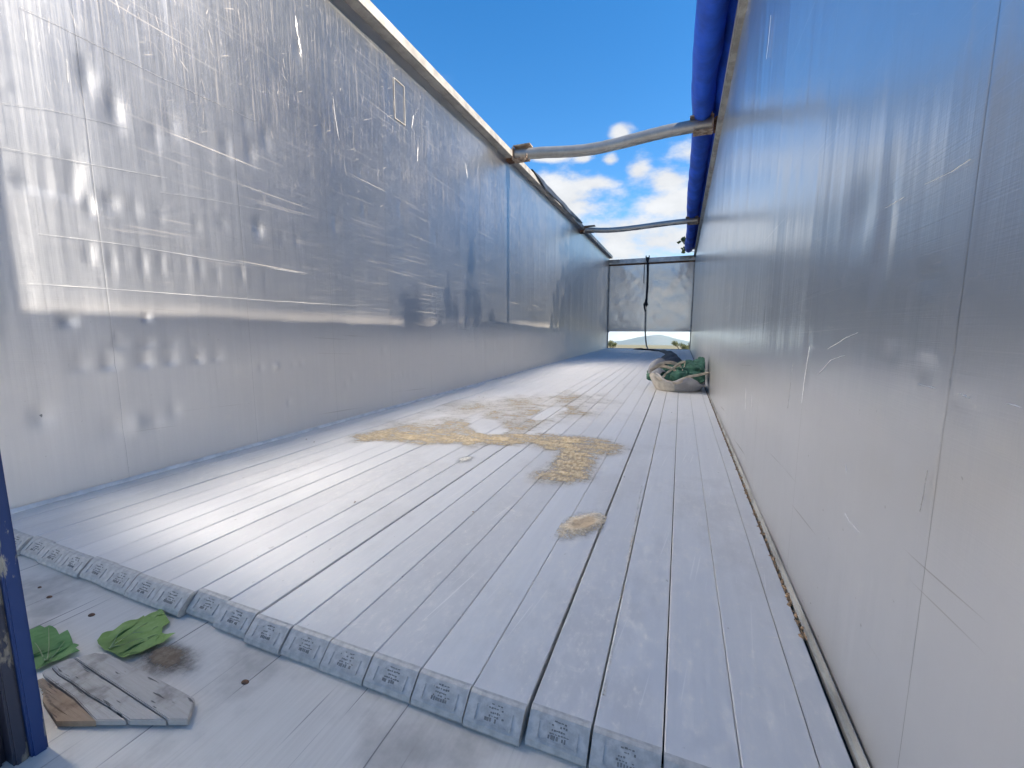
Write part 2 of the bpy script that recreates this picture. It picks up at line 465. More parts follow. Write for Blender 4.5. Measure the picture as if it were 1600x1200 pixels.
def wood_mat(name, c1, c2, d):
    m, t = new_mat(name)
    p = t.pos()
    v = t.vscale(p, (1, 1, 1), rot=(0, 0, -math.atan2(d.y, d.x)))
    g = t.noise(t.vscale(v, (9, 150, 40)), 1.0, 4, .65); b = t.noise(v, 20, 4, .6)
    ck = t.sstep(t.noise(t.vscale(v, (14, 120, 1), loc=(.3, .2, 0)), 1.0, 2, .5), .64, .69)
    col = t.mix(g, rgb(*c1), rgb(*c2))
    col = t.mix(t.sstep(b, .5, .75), col, rgb(*[c*.72 for c in c1]))
    col = t.mix(t.m('MULTIPLY', ck, .8), col, rgb(.05, .045, .04))
    t.out(t.principled(col, .85, 0, t.bump(t.m('ADD', g, t.m('MULTIPLY', ck, -1.5)), .5, .003)))
    return m


def leaf_mat(name, c1, c2, trans=.25):
    m, t = new_mat(name)
    p = t.coord()
    n = t.noise(p, 40, 4, .6); n2 = t.noise(p, 9, 3, .5)
    col = t.mix(t.sstep(n, .35, .7), rgb(*c1), rgb(*c2))
    col = t.mix(t.sstep(n2, .45, .7), col, rgb(*[c*.7 for c in c1]))
    pr = t.principled(col, .55, 0, t.bump(n, .3, .003))
    tr = t.new('ShaderNodeBsdfTranslucent'); t.put(tr.inputs[0], col)
    t.out(t.mixsh(trans, pr, tr.outputs[0]))
    return m


M['sill'] = sill_metal()
M['leaf_bright'] = leaf_mat('leaf_light_green', (.22, .36, .08), (.29, .44, .13))
M['leaf_dark'] = leaf_mat('leaf_mid_green', (.09, .24, .06), (.13, .30, .09))
M['vein'] = simple('leaf_vein', (.24, .33, .14), .6, 0, .2, 20, .1)
M['crown'] = leaf_mat('crown_leaves', (.045, .085, .025), (.08, .12, .035), .3)
M['bush'] = leaf_mat('bush_leaves', (.06, .085, .025), (.12, .12, .04), .2)

# ------------------------------------------------------------------ the outside setting
def terrain(U, V):
    X, Y = U, V
    z = -1.25 + 0.12*(vnoise(X*.05, Y*.05, 3, 3)-.5)
    fall = np.clip((Y-22), 0, None)
    z = z - fall*.0375*np.clip(fall/60, 0, 1)
    return X, Y, z


gx = np.unique(np.concatenate([np.linspace(-60, 60, 61), np.linspace(-500, 500, 41), np.linspace(-6000, 6000, 41)]))
gy = np.unique(np.concatenate([np.linspace(-80, 120, 81), np.linspace(120, 900, 40), np.linspace(900, 6000, 30), np.linspace(-6000, -80, 20)]))
g = link('ground', grid_mesh('ground', terrain, gx, gy), None, smooth=True)


def ground_mat():
    m, t = new_mat('ground_gravel_field')
    p = t.pos(); x, y, z = t.sep(p)
    n = t.noise(p, 1.2, 8, .65); st = t.noise(p, 22, 4, .7); big = t.noise(p, .02, 4, .6)
    gr = t.mix(n, rgb(.36, .32, .27), rgb(.52, .475, .40)); gr = t.mix(t.sstep(st, .5, .7), gr, rgb(.24, .22, .20))
    fl = t.mix(t.sstep(big, .4, .6), rgb(.11, .095, .055), rgb(.07, .08, .04))
    f = t.sstep(t.m('ADD', y, t.m('MULTIPLY', n, 6.0)), 24, 32)
    t.out(t.principled(t.mix(f, gr, fl), .95, 0, t.bump(t.m('ADD', n, st), .4, .03)))
    return m


g.data.materials.append(ground_mat()); g['kind'] = 'structure'


def mountains():
    xs = np.linspace(-2600, 2200, 160); vs2 = np.linspace(0, 1, 24)
    def fn(U, V):
        Y = 3600 + 900*V + 0*U
        ridge = 52 + 70*np.exp(-((U+330)/210)**2) + 48*np.exp(-((U+120)/170)**2) + 30*np.exp(-((U-260)/260)**2) + 18*(vnoise(U*.006, U*0, 5, 4)-.5) + 55*np.exp(-((U+1500)/700)**2) + 60*np.exp(-((U-1300)/500)**2)
        prof = np.sin(np.clip(V*1.6, 0, 1)*PI/2)
        z = -212 + ridge*prof + 10*(vnoise(U*.01, V*6, 8, 4)-.5)*V
        return U, Y, z
    o = link('mountains', grid_mesh('mountains', fn, xs, vs2), M['mountain'], smooth=True)
    o['kind'] = 'structure'; return o


mountains()


def leaf_cloud(name, centres, radii, n, size, mat, parent, seed, squash=.8):
    r = np.random.default_rng(seed)
    V = []; F = []
    centres = np.array(centres); radii = np.array(radii)
    pk = r.choice(len(centres), n, p=radii**2/np.sum(radii**2))
    for i in range(n):
        c = centres[pk[i]]; R = radii[pk[i]]
        d = r.normal(size=3); d /= np.linalg.norm(d)
        q = c + d*R*(r.random()**.45)*np.array([1, 1, squash])
        a = r.normal(size=3); a /= np.linalg.norm(a)
        b = np.cross(a, r.normal(size=3)); b /= np.linalg.norm(b)
        s = size*r.uniform(.6, 1.25); k = np.cross(a, b)*.12*s
        base = len(V)
        V += [q-a*s*.5, q+b*s*.38+k, q+a*s*.55, q-b*s*.38+k]
        F += [(base, base+1, base+2), (base, base+2, base+3)]
    return link(name, mesh(name, V, F), mat, parent)


TIPS = [(0, -.78, 11.70, .10), (0, -.68, 11.8, .12), (0, -.66, 12.02, .06), (0, -.58, 11.72, .10), (0, -.50, 11.65, .08), (.1, -.2, 11.75, .10), (.1, -.12, 12.0, .10), (.1, -.06, 12.3, .06), (0, .05, 11.8, .09),
        (.1, .30, 11.75, .1), (.1, .38, 12.1, .09), (.1, .42, 12.45, .08), (.1, .44, 12.75, .05), (0, .52, 12.2, .08), (0, .58, 11.8, .1), (0, .95, 11.72, .1), (0, -1.0, 11.2, .4), (0, 0, 11.1, .5), (0, .8, 11.1, .5)]


def tree(name, label, base, height, spread, nclump, nleaf, leaf, seed, lean=(0, 0), tips=()):
    r = np.random.default_rng(seed)
    root = empty(name, base)
    tag(root, label, 'tree', 'trees beside the trailer')
    tb = MB()
    top = np.array([lean[0], lean[1], height*.82])
    pts = [top*s + np.array([.25*math.sin(3*s+seed), .2*math.cos(4*s+seed), 0])*s for s in np.linspace(0, 1, 9)]
    tb.tube(pts, [height*.022*(1-s*.85)+.02 for s in np.linspace(0, 1, 9)], 9)
    cs, rs = [], []
    for k in range(nclump):
        h = r.uniform(.38, 1.0); ang = r.uniform(0, 2*PI)
        st = np.array(pts[min(8, int(h*.8*8))]); reach = spread*r.uniform(.45, 1.0)*(1-.55*max(0, h-.6)/.4)
        end = np.array([math.cos(ang)*reach, math.sin(ang)*reach, height*h*.93]) + np.array([lean[0], lean[1], 0])*h
        mid = (st+end)/2 + np.array([0, 0, .08*height*r.uniform(-.3, .6)])
        tb.tube([st, mid, end], [height*.009, height*.006, height*.002], 6)
        cs.append(end); rs.append(spread*r.uniform(.22, .4))
    for q in tips:
        e = np.array(q[:3]); tb.tube([pts[7], (pts[7]+e)/2+np.array([0, 0, .2]), e+np.array([0, 0, q[3]])], [.05, .035, .012], 6)
        cs.append(e); rs.append(q[3]*(1 if q[3] > .3 else 1.3))
    tb.obj('trunk', M['bark'], root, True)
    leaf_cloud('crown', cs, rs, nleaf, leaf, M['crown'], root, seed+1)
    return root


tree('plane_tree', 'tall leafy tree standing right of the trailer, its tips shading the left wall', (9.2, 3.9, -1.25), 11.4, 2.1, 22, 3600, .24, 11, (0, 0), TIPS)
tree('plane_tree', 'broad leafy tree standing in the row right of the trailer, nearest its middle', (10.6, 10.4, -1.3), 16.5, 3.6, 46, 9000, .34, 23)
tree('plane_tree', 'broad leafy tree standing in the row right of the trailer, beside its front end', (10.9, 15.6, -1.3), 17.0, 3.8, 46, 9000, .34, 29)
tree('plane_tree', 'broad leafy tree farthest ahead in the row right of the trailer', (11.4, 20.8, -1.3), 13.6, 3.4, 30, 4600, .30, 31)


def far_bush(px, y, wdt, hgt, label, seed):
    z = -1.25 - max(0, y-22)*.0375*min(1, max(0, y-22)/60)
    d = ray(px, 540); s = y/d.y
    root = empty('bush', (CAM.x+d.x*s, y, z)); tag(root, label, 'bush', 'bushes beyond the front opening')
    r = np.random.default_rng(seed); cs = []; rs = []
    st = MB()
    for k in range(9):
        c = np.array([r.uniform(-.5, .5)*wdt, r.uniform(-.5, .5)*wdt, r.uniform(.3, .8)*hgt]); cs.append(c); rs.append(hgt*r.uniform(.22, .36))
        st.tube([(c[0]*.2, c[1]*.2, -.1), tuple(c)], [hgt*.03, hgt*.008], 5)
    st.obj('stem', M['bark'], root)
    leaf_cloud('foliage', cs, rs, 1500, hgt*.09, M['bush'], root, seed)


far_bush(954, 46, 1.3, .95, 'dark green bush seen through the left end of the front opening', 5)
far_bush(1066, 46, 1.5, 1.0, 'dark green bush seen through the right end of the front opening', 6)

# ------------------------------------------------------------------ the trailer
trailer = empty('semi_trailer', (0, 0, 0))
tag(trailer, 'open topped aluminium walking floor trailer, seen from its rear doorway', 'trailer')
Y0 = .62                       # plank ends
PW, PX0, NP = .1105, .095, 21  # plank pitch, first plank, count

# floor planks, each with a cast end cap
stag = [0.0]*NP
for k in range(NP):
    stag[k] = [.004, .0, .006][k % 3] + random.uniform(-.003, .003)
stag[8] -= .004; stag[9] += .012; stag[10] += .010; stag[11] += -.004
gap = .0014
wide = {11: .006, 17: .0055, 18: .002, 15: .001, 6: .002, 9: .001, 19: .0012}   # seams that stand open
zoff = [random.uniform(-.0012, .0012) for _ in range(NP)]
cap_meshes = []


def cap_mesh(kind):
    """wedge-shaped cap over a plank end: sloping face with a raised border and worn raised marks"""
    mb = MB(); let = MB(); w = PW-gap*2; D, Z = .036, -.033
    # body cross-section in (y, z): top lip, slope, small foot
    prof = [(.008, .0006), (.003, .0008), (-.003, -.001), (-D+.003, Z+.004), (-D, Z-.004), (-D+.004, Z-.012), (.008, Z-.012)]
    n = len(prof)
    v = [(0.0, a, b) for a, b in prof] + [(w, a, b) for a, b in prof]
    f = [tuple(range(n)), tuple(reversed(range(n, 2*n)))]
    for i in range(n):
        j = (i+1) % n; f.append((i, i+n, j+n, j))
    mb.add(v, f)
    a = Vector((0, -.003, -.001)); b = Vector((0, -D+.003, Z+.004)); e = (b-a); L = e.length; e.normalize()
    nn = Vector((0, e.z, -e.y)); nn = nn if nn.z > 0 else -nn
    def bar(x0, x1, s0, s1, h, to=None):
        base = [a+e*s0*L+Vector((x0, 0, 0)), a+e*s0*L+Vector((x1, 0, 0)), a+e*s1*L+Vector((x1, 0, 0)), a+e*s1*L+Vector((x0, 0, 0))]
        vv = [q-nn*.001 for q in base]+[q+nn*h for q in base]
        (to or mb).add(vv, [(0, 1, 5, 4), (1, 2, 6, 5), (2, 3, 7, 6), (3, 0, 4, 7), (4, 5, 6, 7)])
    r = random.Random(kind)
    x0, x1, t_ = .018, w-.018, .0022
    bar(x0, x1, .86, .90, .0022); bar(x0, x0+t_, .30, .86, .0022); bar(x1-t_, x1, .30, .86, .0022)
    bar(x0, x0+.02, .26, .30, .0022)
    for row, (s0, s1, xa, xb, dx) in enumerate([(.14, .19, .046, .066, .006), (.27, .33, .042, .068, .005), (.42, .48, .043, .067, .004), (.55, .60, .040, .070, .005), (.64, .77, .038, .071, .0048)]):
        x = xa
        while x < xb:
            if r.random() < .22: x += dx; continue
            wd = dx*r.uniform(.5, .85)
            bar(x, x+wd, s0+r.uniform(-.015, .015), s1+r.uniform(-.015, .015), .0009 if row == 4 else .0006, let)
            x += dx
    nf = len(mb.f); mb.add(let.v, let.f)
    me = mb.mesh('end_cap')
    me.materials.append(M['cap']); me.materials.append(M['cap_mark'])
    for i, q in enumerate(me.polygons): q.material_index = 1 if i >= nf else 0
    return me


for k in range(7): cap_meshes.append(cap_mesh(k))
for k in range(NP):
    xa, xb = PX0+k*PW+gap/2, PX0+(k+1)*PW-gap/2
    xa += wide.get(k, 0)*.5; xb -= wide.get(k+1, 0)*.5
    yb = Y0+stag[k]+.007
    ys = [yb, 1.2, 2.0, 3.2, 5, 8, LEN-.002]
    sag = [0]+[random.uniform(-.0011, .0011) for _ in ys[1:]]
    prof = [(0, -.03), (0, -.0016), (.0018, 0), (xb-xa-.0018, 0), (xb-xa, -.0016), (xb-xa, -.03)]
    mb = MB(); n = len(prof)
    v = [(xa+px, yy, pz+zoff[k]+sg) for yy, sg in zip(ys, sag) for px, pz in prof]
    f = [(i*n+j, i*n+j+1, (i+1)*n+j+1, (i+1)*n+j) for i in range(len(ys)-1) for j in range(n-1)]
    f = [tuple(reversed(q)) for q in f] + [tuple(range(n))]
    mb.add(v, f)
    pl = mb.obj('floor_plank', M['plank'], trailer)
    cp = link('end_cap', cap_meshes[(k*3) % 7], None, pl, loc=(PX0+k*PW+gap, Y0+stag[k], zoff[k]))
    cp.scale.x = (PW-2*gap-wide.get(k, 0)*.5-wide.get(k+1, 0)*.5)/(PW-2*gap); cp.location.x += wide.get(k, 0)*.5

MB().box(-.02, W+.02, Y0-.02, LEN, -.09, -.055).obj('floor_bearer', M['under'], trailer)
# fixed strips along both walls
mb = MB(); mb.box(.001, PX0-.0015, Y0+.01, LEN, -.03, -.001); mb.obj('edge_strip', M['plank'], trailer, bevel=.0015)
mb = MB()
for i in range(1):
    mb.add([(0.001, Y0, .014), (.004, Y0, .014), (.013, Y0, .0045), (.013, Y0, -.0005), (0.001, Y0, -.0005),
            (0.001, LEN, .014), (.004, LEN, .014), (.013, LEN, .0045), (.013, LEN, -.0005), (0.001, LEN, -.0005)],
           [(0, 1, 6, 5), (1, 2, 7, 6), (2, 3, 8, 7), (0, 4, 3, 2, 1), (5, 6, 7, 8, 9)])
flip_me = mb.mesh('skirting'); flip_me.flip_normals()
link('skirting', flip_me, M['skirt'], trailer)
xe = PX0+NP*PW
mb = MB(); mb.box(xe+.001, W-.018, Y0+.01, LEN, -.03, -.0005); mb.obj('edge_strip', M['plank'], trailer, bevel=.0015)
mb = MB(); mb.box(W-.018, W-.001, Y0, LEN, -.03, -.014); mb.obj('edge_channel', M['under'], trailer)
mb = MB()
ang = [(W-.001, .013), (W-.003, .0125), (W-.006, .003), (W-.010, .0005), (W-.010, -.012), (W-.001, -.012)]
n = len(ang)
mb.add([(a, Y0-.02, b) for a, b in ang]+[(a, LEN, b) for a, b in ang], [(i, (i+1) % n, (i+1) % n+n, i+n) for i in range(n)]+[tuple(reversed(range(n))), tuple(range(n, 2*n))])
mb.obj('skirting', M['rail_grey'], trailer, True)

# walls ---------------------------------------------------------------
def dents_left():
    D = []   # (y, z, ry, rz, depth, sharp)
    def a(y, z, ry, rz, d, s=0): D.append((y, z, ry, rz, d, s))
    for y in (.85, .905, .97): a(y, 1.16, .030, .06, .0042, 1)
    for y in (1.02, 1.09, 1.17, 1.27, 1.42, 1.55, 1.75, 1.9, 2.0): a(y, 1.14+(y-1)*.05+random.uniform(-.02, .02), random.uniform(.012, .025), .035, random.uniform(.002, .005))
    for y, z, d in ((.99, 1.26, .0025), (1.14, 1.54, .007), (1.06, 1.62, .006), (1.28, 1.50, .004), (1.60, 1.565, .004), (1.737, 1.58, .006), (1.834, 1.688, .006), (1.72, 1.75, .003),
                    (2.329, 1.346, .006), (1.748, 1.186, .005), (2.093, 2.277, .005), (2.25, 1.9, .004), (1.35, 1.56, .004), (2.6, 1.75, .004), (2.62, 1.5, .005), (3.05, 1.62, .004), (3.6, 1.5, .004)):
        a(y, z, .022+d, .05+d*3, d)
    for y in (1.0, 1.07, 1.12, 1.18, 1.25, 1.3, 1.36, 1.42, 1.5, 1.63, 1.76): a(y, .93+random.uniform(-.03, .02), .014, .05, random.uniform(.001, .004))
    for y in (1.88, 1.95, 2.03, 2.12, 2.22, 2.32, 2.45, 2.6, 2.75, 2.9, 3.05, 3.2, 3.4, 3.6): a(y, 1.02+random.uniform(-.015, .015), .010, .012, random.uniform(.0015, .004))
    for y, d in ((.93, .004), (1.02, .008), (1.145, .008), (1.25, .007), (1.37, .005), (1.46, .004)): a(y, .495, .028, .032, d, 1)
    for y, d in ((1.06, .004), (1.16, .005), (1.26, .003)): a(y, .575, .03, .02, d, 1)
    a(.91, .68, .022, .02, .006); a(1.17, .70, .012, .018, .006); a(1.70, .435, .014, .018, .004); a(1.80, .43, .016, .016, -.007); a(1.92, .43, .010, .014, .004); a(1.98, .435, .012, .016, .005)
    a(1.87, .205, .010, .014, .006); a(1.01, .235, .05, .05, .007); a(1.09, .245, .02, .04, -.005); a(1.16, .25, .035, .04, .006); a(1.24, .27, .03, .04, .005)
    a(.80, .33, .03, .04, .007); a(2.35, .26, .012, .03, .004); a(2.42, .3, .012, .03, .003)
    for y in (2.9, 2.96, 3.03, 3.1, 3.2): a(y, .24+random.uniform(0, .03), .012, .03, .003)
    for _ in range(90): a(random.uniform(.8, 9), random.uniform(.3, 2.7), random.uniform(.006, .02), random.uniform(.008, .04), random.uniform(-.002, .003))
    return D


def dents_right():
    D = []
    a = lambda *q: D.append(q)
    a(.61, .57, .020, .006, .004, 0); a(.70, .60, .022, .006, .004, 0); a(.53, .53, .025, .006, .004, 0); a(.80, .615, .02, .006, .003, 0)
    a(.98, .86, .06, .05, .006, 0); a(.87, .80, .03, .10, .006, 0); a(1.24, .57, .02, .05, .003, 0); a(.69, .33, .012, .02, .003, 0); a(.72, .72, .03, .008, .004, 0)
    for _ in range(120): a(random.uniform(.5, 10), random.uniform(.2, 2.6), random.uniform(.006, .02), random.uniform(.01, .09), random.uniform(-.0015, .002), 0)
    return D


def wall_x(Yv, Zv, D, e0, e1, seed):
    x = -.0055*(vnoise(Yv*1.1, Zv*.8, seed, 2)-.5) - .003*(vnoise(Yv*4.5, Zv*.9, seed+1, 2)-.5) - .0005*(vnoise(Yv*22, Zv*2.2, seed+2, 2)-.5)
    for y, z, ry, rz, d, s in D:
        if y+4*ry < e0 or y-4*ry > e1: continue
        if z < .72: d = d*1.7
        q = ((Yv-y)/ry)**2
        if s:    # teeth marks: long slope above, crease at the lower edge
            dz = Zv-z
            k = np.where(dz > 0, np.exp(-(dz/(rz*1.6))**2), np.exp(-(dz/(rz*.35))**2))
            x = x - .8*d*np.exp(-q)*k
        else:
            x = x - .72*d*np.exp(-q-((Zv-z)/rz)**2)
    m_ = np.minimum(Yv-e0, e1-Yv)
    x = x - .0021*np.sin(np.clip((Yv-e0)/(e1-e0), 0, 1)*PI)
    return x - .0002*np.exp(-(m_/.003)**2)


def steps(a, b, base, grow):
    ys = [a]
    while ys[-1] < b:
        ys.append(ys[-1]+max(base, grow*ys[-1]))
    ys[-1] = b
    if len(ys) > 2 and ys[-1]-ys[-2] < .3*base: ys.pop(-2)
    e = [a+.002, a+.004, a+.008, b-.008, b-.004, b-.002]
    return np.array(sorted(set([y for y in ys if y <= a or (y > a+.010 and y < b-.010) or y >= b]+e)))


def side_wall(left):
    D = dents_left() if left else dents_right()
    zt = H if left else HR
    xs = 0 if left else W
    sg = 1 if left else -1
    start = 1.04-.605*2 if left else .64-.605
    mb = MB(); mb.box(min(xs-sg*.035, xs-sg*.012), max(xs-sg*.035, xs-sg*.012), .22, LEN+.05, -.25, zt+.02)
    wall = mb.obj('side_wall', M['rail_grey'], trailer)
    e = start
    zs = np.concatenate([np.linspace(-.02, 1.8, 135), np.linspace(1.8, zt, 50)[1:]])
    while e < LEN-.01:
        e0, e1 = max(e, .24)+.0004, min(e+.605, LEN)-.0004
        e += .605
        if e1-e0 < .02: continue
        ys = steps(e0, e1, .0115, .0065)
        zz = zs if e0 < 4 else zs[::2] if (len(zs) % 2) else np.append(zs[::2], zs[-1])
        me = grid_mesh('wall_panel', lambda U, V: (xs + sg*wall_x(U, V, D, e0-.0006, e1+.0006, 40 if left else 60), U, V), ys, zz)
        if not left: me.flip_normals()
        me.flip_normals()
        link('wall_panel', me, M['wall_left'] if left else M['wall_right'], wall, smooth=True)
    return wall


wl = side_wall(True); wr = side_wall(False)
# stains and repair plates on the walls
def wall_frame(y, z, w, h):
    mb = MB(); t_ = .006
    mb.box(.0005, .004, y, y+w, z, z+t_); mb.box(.0005, .004, y, y+w, z+h-t_, z+h); mb.box(.0005, .004, y, y+t_, z+t_, z+h-t_); mb.box(.0005, .004, y+w-t_, y+w, z+t_, z+h-t_)
    return mb


wall_frame(3.02, 2.30, .14, .30).obj('patch_frame', M['rail'], wl)

def on_x(px, py, x):
    d = ray(px, py); t_ = (x-CAM.x)/d.x
    return CAM + d*t_


M['scrape'] = simple('bare_scrape', (.85, .84, .82), .7, .1, .2, 80, .3)
M['scrape_dark'] = simple('dark_scrape', (.50, .49, .475), .8, .0, .4, 80, .3)


def scrape(pts, w, mat, parent, x, seed):
    r = random.Random(seed); Q = []
    P = [on_x(a, b, x) for a, b in pts]; sgn = 1 if x < 1 else -1
    for i in range(len(P)-1):
        for k in range(6): Q.append(P[i].lerp(P[i+1], k/6))
    Q.append(P[-1]); v = []; f = []
    for i, p in enumerate(Q):
        t_ = (Q[min(i+1, len(Q)-1)]-Q[max(i-1, 0)]).normalized(); nn = Vector((0, -t_.z, t_.y))
        ww = w*r.uniform(.25, 1.0)*(.3 if i in (0, len(Q)-1) else 1); j = r.uniform(-.5, .5)*w
        v += [p+nn*(j-ww/2)+Vector((sgn*.0012, 0, 0)), p+nn*(j+ww/2)+Vector((sgn*.0012, 0, 0)), p+nn*j+Vector((sgn*.0024, 0, 0))]
    for i in range(len(Q)-1): f += [(3*i, 3*i+2, 3*i+5, 3*i+3), (3*i+2, 3*i+1, 3*i+4, 3*i+5)]
    link('scrape', mesh('scrape', v, f), mat, parent)


for i, (pts, w, d) in enumerate([([(1266, 540), (1263, 562), (1257, 600), (1254, 630)], .007, 0), ([(1176, 612), (1174, 648)], .006, 0), ([(1279, 585), (1300, 562), (1322, 555)], .003, 0), ([(1295, 545), (1325, 527), (1342, 520)], .003, 0),
                                 ([(1205, 24), (1202, 60), (1198, 92)], .016, 0), ([(1166, 607), (1165, 640)], .008, 0), ([(1322, 725), (1325, 738)], .003, 0), ([(1322, 802), (1328, 814), (1345, 832)], .0025, 0), ([(1440, 800), (1446, 772), (1452, 735)], .0022, 1),
                                 ([(1375, 690), (1390, 748), (1420, 750), (1445, 748)], .002, 1), ([(1475, 968), (1500, 1005), (1525, 1028)], .0018, 1), ([(1500, 1022), (1522, 1050), (1543, 1095)], .0022, 1), ([(1400, 880), (1430, 915), (1455, 962)], .0018, 1), ([(1346, 833), (1372, 875), (1412, 895)], .002, 1),
                                 ([(1548, 1000), (1580, 1030), (1600, 1062)], .0018, 1), ([(1563, 792), (1566, 812)], .002, 1), ([(1549, 850), (1548, 866)], .0025, 1), ([(1240, 568), (1236, 600), (1232, 638)], .004, 1),
                                 ([(1445, 343), (1482, 335), (1518, 325), (1575, 316)], .0022, 1), ([(1385, 325), (1415, 308)], .003, 0), ([(1448, 288), (1490, 268), (1520, 248)], .0016, 0), ([(1438, 600), (1465, 607)], .003, 0), ([(1500, 615), (1520, 622)], .003, 0), ([(1577, 630), (1600, 636)], .003, 0)]):
    if d and pts[0] not in ((1440, 800), (1240, 568)): continue
    scrape(pts, w*(.3 if d else .42), M['scrape_dark'] if d else M['scrape'], wr, W, 200+i)
for i, (pts, w) in enumerate([([(462, 25), (466, 60), (470, 90)], .035), ([(646, 180), (643, 200)], .02), ([(104, 92), (107, 130)], .004), ([(0, 230), (60, 241), (150, 258), (260, 278)], .0025), ([(30, 10), (120, 55), (260, 125), (400, 190)], .003), ([(0, 160), (80, 172), (200, 200)], .002),
                              ([(520, 150), (524, 185), (530, 220)], .006), ([(653, 230), (652, 252)], .02), ([(727, 255), (731, 280)], .02), ([(250, 300), (330, 312), (420, 330)], .002), ([(60, 365), (200, 383), (330, 405), (480, 428)], .003), ([(40, 442), (220, 455), (420, 470), (560, 478)], .003)]):
    scrape(pts, w*.4, M['scrape'], wl, 0, 300+i)
# rails
mb = MB(); mb.box(-.05, .088, .24, LEN+.05, H, H+.085); mb.obj('top_rail', M['rail'], trailer, bevel=.006)
mb = MB(); mb.box(W-.045, W+.06, .24, LEN+.05, HR, HR+.10); mb.obj('top_rail', M['rail_grey'], trailer, bevel=.012)
mb = MB(); mb.box(-.05, 2.16, .36, .79, H+.088, H+.19); mb.obj('rear_header', M['door_blue'], trailer, bevel=.01)
mb = MB(); mb.box(-.05, W+.06, .40, .75, HR+.103, H+.086); mb.obj('header_beam', M['door_dark'], trailer)

# front wall with the long opening at its foot
fwall = MB().box(-.03, W+.03, LEN+.03, LEN+.06, .56, 2.66).obj('front_wall', M['rail_grey'], trailer)
def front_panel(x0, x1, seed):
    us = np.linspace(x0, x1, 46); vs_ = np.linspace(.54, 2.60, 70)
    def fn(U, V):
        d = .02*(vnoise(U*1.6, V*1.3, seed, 3)-.5) + .008*(vnoise(U*6, V*5, seed+2, 2)-.5)
        mgn = np.minimum(np.minimum(U-x0, x1-U), np.minimum(V-.54, 2.6-V))
        d = d*np.clip(mgn/.15, 0, 1)
        return U, LEN+.002+d, V
    me = grid_mesh('wall_panel', fn, us, vs_)
    link('wall_panel', me, M['front'], fwall, smooth=True)


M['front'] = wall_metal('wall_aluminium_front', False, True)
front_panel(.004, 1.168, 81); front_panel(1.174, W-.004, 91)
mb = MB(); mb.box(-.02, W+.02, LEN-.05, LEN+.05, 2.62, 2.76); mb.obj('front_beam', M['beam'], trailer, bevel=.01)
mb = MB(); mb.box(.0, W, LEN-.03, LEN+.001, 2.575, 2.617); mb.obj('beam_shadow_rust', M['rust'], trailer)  # rust line under the beam, with the beam's shadow built in as a dark strip
for x in (.16, 2.22):
    mb = MB(); mb.box(x-.16, x+.16, LEN-.075, LEN-.052, 2.66, 2.73); mb.box(x-.16, x+.16, LEN-.10, LEN-.06, 2.732, 2.745); mb.obj('beam_clip', M['rail_grey'], trailer, bevel=.004)
# rounded corners and sill of the opening
def corner(cx, cz, r, sx):
    pts = [(cx, cz)]
    for k in range(9):
        a = PI/2*k/8
        pts.append((cx+sx*(r-r*math.sin(a)), cz-(r-r*math.cos(a))))
    mb = MB(); n = len(pts)
    v = [(p[0], LEN+.004, p[1]) for p in pts]+[(p[0], LEN+.05, p[1]) for p in pts]
    f = [tuple(range(n)), tuple(reversed(range(n, 2*n)))]+[(i, (i+1) % n, (i+1) % n+n, i+n) for i in range(n)]
    mb.add(v, f); return mb


corner(.0, .558, .14, 1).obj('opening_corner', M['front'], fwall)
corner(W, .558, .10, -1).obj('opening_corner', M['front'], fwall)
mb = MB(); mb.box(-.03, W+.03, LEN+.003, LEN+.06, -.25, .012); mb.obj('opening_sill', M['rail_grey'], trailer)
for sx, x in ((1, .0), (-1, W)):
    mb = MB(); mb.box(min(x+sx*.002, x+sx*.03), max(x+sx*.002, x+sx*.03), LEN-.03, LEN-.001, .0, 2.57); mb.obj('corner_post', M['rail_grey'], trailer, bevel=.004)
    mb = MB()
    r = random.Random(5+sx)
    pts = [(x, 2.572)]+[(x+sx*(.02+.34*(1-k/9)**1.6+r.uniform(-.01, .01)), 2.572-.05-.30*(k/9)**1.3) for k in range(10)]+[(x, 2.2)]
    n = len(pts)
    mb.add([(p[0]+sx*.002, LEN-.0315, p[1]) for p in pts]+[(p[0]+sx*.002, LEN-.0305, p[1]) for p in pts], [tuple(range(n)), tuple(reversed(range(n, 2*n)))]+[(i, (i+1) % n, (i+1) % n+n, i+n) for i in range(n)])
    if sx > 0:
        pass

# rear sill
SZ = -.046
sx_ = np.linspace(-.03, W+.04, 60); sy_ = np.concatenate([np.linspace(.19, .2, 2), np.linspace(.21, Y0+.03, 30)])
me = grid_mesh('rear_sill', lambda U, V: (U, V, SZ + .002*(vnoise(U*5, V*8, 12, 3)-.5) - .02*np.clip((.21-V)/.02, 0, 1)), sx_, sy_)
sill = link('rear_sill', me, M['sill'], trailer, smooth=True)
mb = MB(); mb.box(-.03, W+.04, .195, Y0, -.25, SZ-.006); mb.obj('sill_beam', M['door_blue'], trailer)
for px, py, r in ((77, 933, .0042), (143, 961, .0048), (383, 1066, .0048), (62, 918, .003)):
    p = on_z(px, py, SZ); mb = MB(); n = 12
    v = [(0, 0, -.0004)]+[(r*1.5*math.cos(2*PI*k/n), r*math.sin(2*PI*k/n), .0008) for k in range(n)]+[(r*1.9*math.cos(2*PI*k/n), r*1.3*math.sin(2*PI*k/n), -.001) for k in range(n)]
    f = [(0, 1+k, 1+(k+1) % n) for k in range(n)]+[(1+k, 1+n+k, 1+n+(k+1) % n, 1+(k+1) % n) for k in range(n)]
    mb.add(v, f); mb.obj('rivet_hole', M['rust'], sill, True, loc=(p.x, p.y, SZ+.001))

